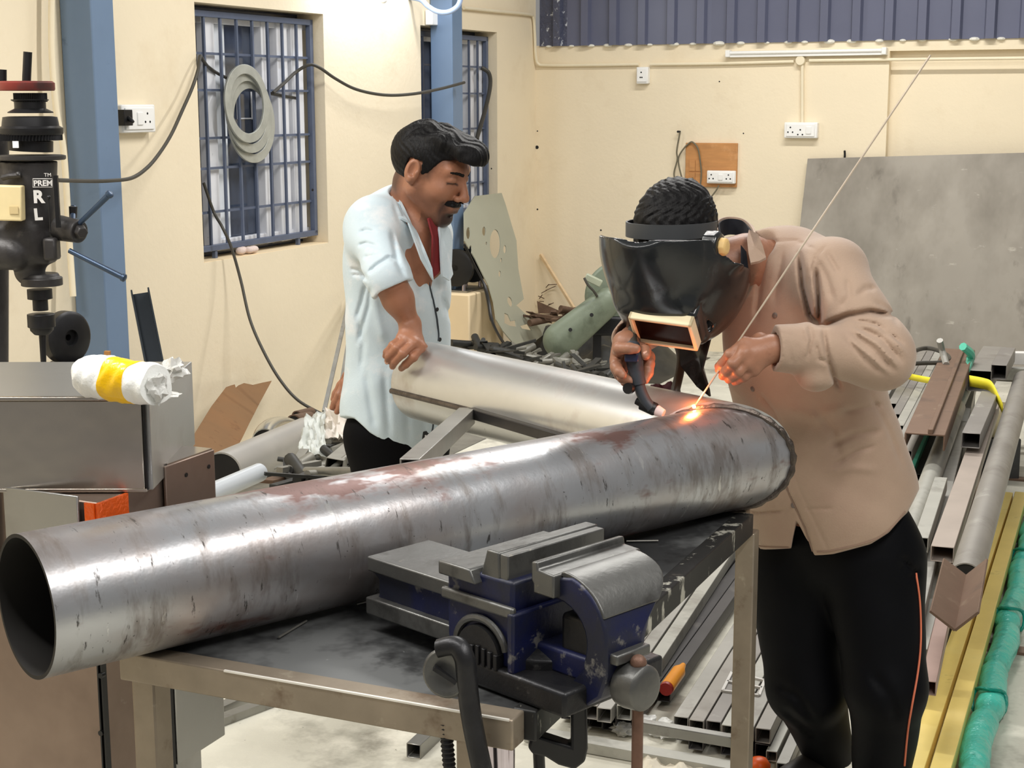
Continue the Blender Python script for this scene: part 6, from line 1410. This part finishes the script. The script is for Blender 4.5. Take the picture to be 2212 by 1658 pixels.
S.disp(folds([(p_, a_ * (1.5 if abs(a_) > .0085 else 1.15), w_) for p_, a_, w_ in [([(1727, 548), (1734, 620), (1750, 680), (1766, 702)], .016, 6), ([(1762, 575), (1768, 640), (1770, 700)], .016, 6), ([(1748, 560), (1755, 620), (1764, 680)], -.006, 7), ([(1785, 530), (1764, 552), (1750, 590), (1744, 625)], .004, 3),
              ([(1640, 522), (1720, 519), (1765, 540)], .0025, 3), ([(1775, 704), (1830, 682), (1880, 673), (1925, 680)], .014, 6), ([(1840, 690), (1895, 702), (1950, 742)], .008, 5), ([(1850, 705), (1905, 730), (1948, 780)], .008, 5), ([(1840, 718), (1890, 755), (1932, 800)], .007, 5), ([(1826, 728), (1872, 778), (1905, 806)], .006, 5),
              ([(1860, 696), (1915, 715), (1958, 765)], -.005, 4), ([(1842, 712), (1895, 742), (1940, 792)], -.005, 4), ([(1836, 735), (1882, 770), (1918, 806)], -.005, 4), ([(1748, 700), (1754, 730), (1744, 775)], .006, 4), ([(1735, 702), (1745, 735), (1740, 770)], -.004, 4), ([(1778, 706), (1786, 760), (1800, 812), (1815, 838)], .009, 5), ([(1762, 740), (1770, 775), (1792, 785)], .006, 4),
              ([(1700, 735), (1705, 760), (1712, 785)], .0025, 5), ([(1722, 738), (1728, 765), (1725, 785)], .002, 4), ([(1765, 560), (1785, 600), (1800, 650)], .006, 7), ([(1785, 545), (1800, 570), (1812, 590)], .006, 5), ([(1850, 640), (1870, 622), (1890, 622)], .005, 6), ([(1830, 600), (1835, 640), (1815, 665)], .005, 7), ([(1890, 650), (1920, 668), (1940, 700)], .004, 5),
              ([(1650, 560), (1640, 620), (1632, 690)], .007, 6), ([(1690, 540), (1680, 600), (1672, 660)], .005, 7), ([(1800, 1004), (1850, 975), (1892, 962)], .005, 5), ([(1790, 965), (1845, 938), (1905, 930)], .006, 7), ([(1820, 890), (1870, 880), (1910, 872)], .005, 7), ([(1790, 1020), (1840, 1010), (1900, 1015)], -.004, 9), ([(1594, 1103), (1640, 1106), (1700, 1102)], .006, 3), ([(1735, 1099), (1800, 1098)], .003, 3),
              ([(1700, 880), (1760, 900), (1830, 880)], -.006, 14), ([(1690, 1010), (1702, 1060), (1740, 1140), (1757, 1195)], .004, 3), ([(1712, 1010), (1728, 1060), (1762, 1130), (1790, 1190)], .002, 3), ([(1762, 880), (1800, 930), (1815, 990)], .005, 9), ([(1880, 850), (1920, 930), (1950, 1010)], .004, 6), ([(1640, 850), (1672, 890), (1690, 930)], .006, 5)]], 3.62))
S.disp(wob(.0035, 19, 2.)); shirt2 = S.build('shirt', M_shirtb, weld, .0042)
# collar: upright ring behind the neck with pointed front leaf
def band(name, m, pts, hgt, t, parent, flare=.0):
    P = spline(pts, 5); b = MB(); vs = []; n = len(P); c = P.mean(0)
    for p in P:
        o = N3((p - c) * [1, 1, 0]); vs += [p, p + ZX * hgt + o * flare, p + ZX * hgt + o * (flare - t), p - o * t]
    fs = [[4 * i + a, 4 * i + (a + 1) % 4, 4 * i + 4 + (a + 1) % 4, 4 * i + 4 + a] for i in range(n - 1) for a in range(4)] + [[0, 1, 2, 3], [4 * n - 1, 4 * n - 2, 4 * n - 3, 4 * n - 4]]
    b.add(vs, fs); return b.build(name, m, parent, angle=60)
cpts = [q(1552, 542, 3.60), q(1550, 516, 3.67), q(1572, 506, 3.73), q(1602, 510, 3.71), q(1622, 528, 3.63), q(1629, 553, 3.54), q(1622, 580, 3.47)]
band('collar', M_shirtb, cpts, .042, .006, weld, .006)
cc_ = sum(cpts) / len(cpts); band('collar_lining', mat('dark_collar_lining', (18, 20, 28), rough=.9), [p + N3((cc_ - p) * [1, 1, 0]) * .008 for p in cpts], .038, .003, weld, .004)
flap('collar_leaf', M_shirtb, [q(1618, 500, 3.50), q(1638, 510, 3.455), q(1648, 535, 3.43), q(1655, 560, 3.42), q(1640, 568, 3.405), q(1622, 572, 3.40), q(1617, 550, 3.42), q(1614, 520, 3.46)], .007, weld)
flap('inner_shirt', mat('dark_inner_shirt', (26, 28, 36), rough=.8), [q(1600, 530, 3.46), q(1612, 545, 3.445), q(1616, 580, 3.43), q(1614, 620, 3.42), q(1606, 640, 3.42), q(1600, 600, 3.42)], .006, weld)
for x, y in ((1674, 681), (1626, 840), (1714, 1091)): button(x, y, shirt2, weld, .0065, mat('grey_brown_button', (112, 100, 92), rough=.35))
piping('placket_stitch', mat('stitch_thread', (140, 116, 100), rough=.8), [(1692, 1012), (1702, 1058), (1738, 1138), (1756, 1190)], .0018, shirt2, weld)
piping('hem_stitch', mat('stitch_thread', (140, 116, 100)), [(1765, 1191), (1800, 1188), (1880, 1168), (1920, 1144), (1955, 1104)], .0018, shirt2, weld)
piping('hem_stitch', mat('stitch_thread', (140, 116, 100)), [(1606, 1160), (1640, 1178), (1705, 1182)], .0018, shirt2, weld)
# trousers
S = SDF(); S.ell(at_y(1805, 1150, 3.64), (.205, .135, .17), ax2, .06)
rl2 = [at_y(1722, 1210, 3.70), at_y(1742, 1480, 3.66), at_y(1778, 1870, 3.80)]; ll2 = [at_y(1888, 1210, 3.56), at_y(1916, 1480, 3.48), at_y(1895, 1880, 3.58)]
for leg, rr in ((rl2, (.128, .098, .066)), (ll2, (.122, .094, .066))):
    leg[2][2] = .075; S.cone(leg[0], leg[1], rr[0], rr[1], .03); S.cone(leg[1], leg[2], rr[1], rr[2], .03)
    sh = SDF(); an = leg[2]; sh.cone([an[0], an[1], .045], [an[0] + f2[0] * .15, an[1] + f2[1] * .15, .035], .046, .042, .02); sh.half((0, 0, .003), -ZX); sh.build('shoe', M_shoe, weld, .006)
S.ops.append(('i', lambda P: .05 - P[:, 2], None, None, 0))
S.disp(folds([([(1950, 1200), (1965, 1225), (1985, 1240)], .012, 6), ([(1940, 1215), (1960, 1245), (1980, 1250)], .008, 5), ([(1680, 1480), (1720, 1500), (1760, 1560)], .010, 10), ([(1690, 1530), (1730, 1560), (1770, 1600)], .010, 9), ([(1880, 1450), (1920, 1500), (1940, 1560)], .008, 12)], 3.8))
S.disp(wob(.004, 14, 1.)); trs = S.build('trousers', M_trn, weld, .007)
piping('side_stripe', mat('orange_piping', (214, 116, 84), rough=.7), [(1978, 1238), (1986, 1300), (1988, 1380), (1982, 1450), (1968, 1530), (1960, 1580), (1953, 1652)], .0024, trs, weld, .0015)

# ---------------- welding helmet (worn, but liftable: a thing of its own)
M_helm = mat('scuffed_black_helmet', (26, 29, 31), rough=.24, var=.2, scale=7, coat=.3, bump=.0006, bscale=40, spots=[((58, 64, 66), 14, .66, .05, (1, 1, .5), .5)])
M_band = mat('dark_grey_headband', (66, 68, 70), rough=.5, var=.06)
M_lensfr = mat('pale_lens_frame', (236, 222, 186), rough=.4, var=.05, scale=20)
M_lens = mat('dark_red_lens', (22, 5, 5), rough=.35, var=.1)
M_knob = mat('pale_yellow_knob', (226, 190, 126), rough=.5, var=.08, scale=16)
M_lens.node_tree.nodes['Principled BSDF'].inputs['Specular IOR Level'].default_value = .15
hel = thing('welding_helmet', 'scuffed black welding helmet with a pale-framed dark red lens, tipped down', 'helmet', HM(0, 0, 0))
S = SDF(); A = HM.ax(); ks = 1.0 * 1.12
cO = (.012, 0, -.03); ro = np.array([.172, .141, .225])
S.ell(HM(*cO), ro * ks, A, .0); S.rbx(HM(.115, .01, -.05), np.array([.075, .085, .07]) * ks, .03, A, .04)
S.cone(HM(-.02, .13, .03), HM(.03, .14, .0), .03 * ks, .03 * ks, .03)
S.ell(HM(cO[0] - .006, 0, -.03), (ro - .0075) * ks, A, .0, 's'); S.rbx(HM(.105, .01, -.05), np.array([.068, .078, .063]) * ks, .03, A, .03, 's')
def helmcut(P):
    f, l, u = HM.loc(P); back = (-.035 + .25 * np.maximum(-u - .06, 0)) - f
    top = u - (.035 + np.clip((f - .02) * 1.25, 0, .115)); back = np.maximum(back, np.clip(.055 * (u + .10) / .1, 0, .06) - f); return np.maximum(back, top) * HM.sc
S.ops.append(('i', helmcut, None, None, .003)); S.lo -= .02; S.hi += .02
S.build('shell', M_helm, hel, .0032, sharp=60)
# lens housing: pale frame and dark lens, proud of the shell
lc = HM(.208, .028, -.035); Lf = Frame(lc, (-.35, -.62, -.70), 1.0); Lf.L = N3(np.array([.95, -.25, .12]) - Lf.F * (np.array([.95, -.25, .12]) @ Lf.F)); Lf.U = np.cross(Lf.F, Lf.L)
def fbox(nm, f0, f1_, l0, l1, u0, u1, m, bev=.003):
    b = MB(); b.box(Lf((f0 + f1_) / 2, (l0 + l1) / 2, (u0 + u1) / 2), (f1_ - f0, l1 - l0, u1 - u0), (Lf.F, Lf.L, Lf.U)); return b.build(nm, m, hel, bevel=bev)
lw, lh = .072, .046
fbox('lens_frame_top', -.02, .012, -lw, lw, lh - .009, lh, M_lensfr); fbox('lens_frame_bottom', -.02, .012, -lw, lw, -lh, -lh + .007, M_lensfr)
fbox('lens_frame_side', -.02, .012, -lw, -lw + .009, -lh, lh, M_lensfr); fbox('lens_frame_side', -.02, .012, lw - .009, lw, -lh, lh, M_lensfr)
fbox('lens', -.016, .003, -lw + .006, lw - .006, -lh + .005, lh - .005, M_lens, .001); fbox('lens_housing', -.06, -.012, -lw - .004, lw + .004, -lh - .004, lh + .004, M_helm, .008)
# headband and top strap
def ring(nm, m, c_, e1, rf, rs, hh, t):
    b = MB(); n = 48; vs = []; e3 = np.cross(e1, H2.L)
    for i in range(n):
        a = 2 * math.pi * i / n
        for (r_, u_) in ((0, -hh / 2), (0, hh / 2), (t, hh / 2), (t, -hh / 2)): vs.append(c_ + e1 * (rf + r_) * math.cos(a) + H2.L * (rs + r_) * math.sin(a) + e3 * u_)
    b.add(vs, [[4 * i + k_, 4 * i + (k_ + 1) % 4, 4 * ((i + 1) % n) + (k_ + 1) % 4, 4 * ((i + 1) % n) + k_] for i in range(n) for k_ in range(4)]); return b.build(nm, m, hel)
ring('headband', M_band, H2(.0, 0, .052), N3(H2.F * .80 + H2.U * .60), .112, .092, .032, .004)
kc = HM(.05, .128, .048)
b = MB(); b.lathe([(-.03, .034), (.0, .034), (.004, .028)], kc, HM.L, 8); b.build('pivot_plate', M_helm, hel, bevel=.003)
b = MB(); b.lathe([(.003, .018), (.006, .0205), (.016, .0195), (.02, .014)], kc, HM.L, 9); b.build('adjusting_knob', M_knob, hel, bevel=.002)
flap('neck_flap', M_helm, [HM(.02, .05, -.20), HM(.06, .0, -.225), HM(.03, -.05, -.21), at_y(1470, 790, 3.55), at_y(1505, 835, 3.55), at_y(1532, 856, 3.52), at_y(1530, 842, 3.5), at_y(1515, 800, 3.48)], .006, hel)
# ---------------- torch and filler rod
M_torch = mat('dark_grey_torch_rubber', (52, 56, 62), rough=.5, var=.08)
M_cup = mat('pink_white_ceramic', (226, 200, 196), rough=.4, var=.04)
tq_ = thing('welding_torch', 'dark grey welding torch with pale ceramic cup aimed at the pipe joint', 'torch', q(1385, 800, 3.290))
b = MB(); b.tube(spline([q(1366, 745, 3.310), q(1368, 770, 3.290), q(1374, 800, 3.285), q(1380, 830, 3.280)], 6), [.0165] * 6 + [.0175] * 6 + [.0165] * 7, 18); b.build('handle', M_torch, tq_)
b = MB(); b.tube(spline([q(1380, 828, 3.280), q(1386, 848, 3.275), q(1396, 868, 3.270), q(1408, 882, 3.265)], 5), [.0125] * 16, 16); b.build('neck', M_torch, tq_)
b = MB(); d = N3(q(1432, 890, 3.255) - q(1402, 876, 3.270)); b.lathe([(-.022, .010), (-.02, .0145), (.012, .0145), (.016, .012)], q(1404, 879, 3.270), d, 20); b.lathe([(-.034, .008), (-.022, .009)], q(1404, 879, 3.270), d, 14); b.build('head', M_black, tq_)
b = MB(); b.lathe([(.014, .0105), (.018, .012), (.034, .009)], q(1404, 879, 3.270), d, 20); b.build('ceramic_cup', M_cup, tq_)
b = MB(); b.lathe([(0, .012), (.004, .013), (.014, .012)], q(1362, 838, 3.275), N3((-.5, -.8, .1)), 14); b.build('valve_knob', M_black, tq_)
b = MB(); b.box(q(1364, 772, 3.265), (.030, .012, .018)); b.build('switch', mat('dark_blue_switch', (34, 40, 70), rough=.4), tq_, bevel=.003)
b = MB(); b.tube(spline([q(1366, 746, 3.310), q(1372, 700, 3.390), q(1420, 690, 3.530), q(1470, 760, 3.590), q(1455, 860, 3.530), q(1430, 960, 3.490), q(1420, 1060, 3.490)], 8), .011, 10); b.build('cable', M_cable, tq_)
w0_ = ARC + np.array([.002, 0, .002]); e0_ = q(2010, 119, 3.08)
b = MB(); b.cyl(w0_, e0_, .0021, n=8); tag(b.build('filler_rod', mat('pale_filler_rod', (206, 192, 176), rough=.35, metal=.5), None), 'long thin filler rod held slantwise in the welder\'s gloveless hand', 'rod')
sheet3('maroon_cloth', 'dark maroon cloth draped over the bright pipe behind the torch', [q(1405, 832, 3.62), q(1468, 826, 3.62), q(1474, 905, 3.56), q(1400, 900, 3.52)], mat('dark_maroon_cloth', (70, 28, 34), rough=.8, var=.1), 'cloth', 10, .012, 2)
b = MB(); b.ball(ARC + np.array([0, 0, 0.0]), .004, 10, 7); tag(b.build('weld_pool', mat('glowing_weld', (255, 230, 200), emit=((255, 200, 150), 25.)), None), 'small glowing weld spot at the pipe joint', 'weld')
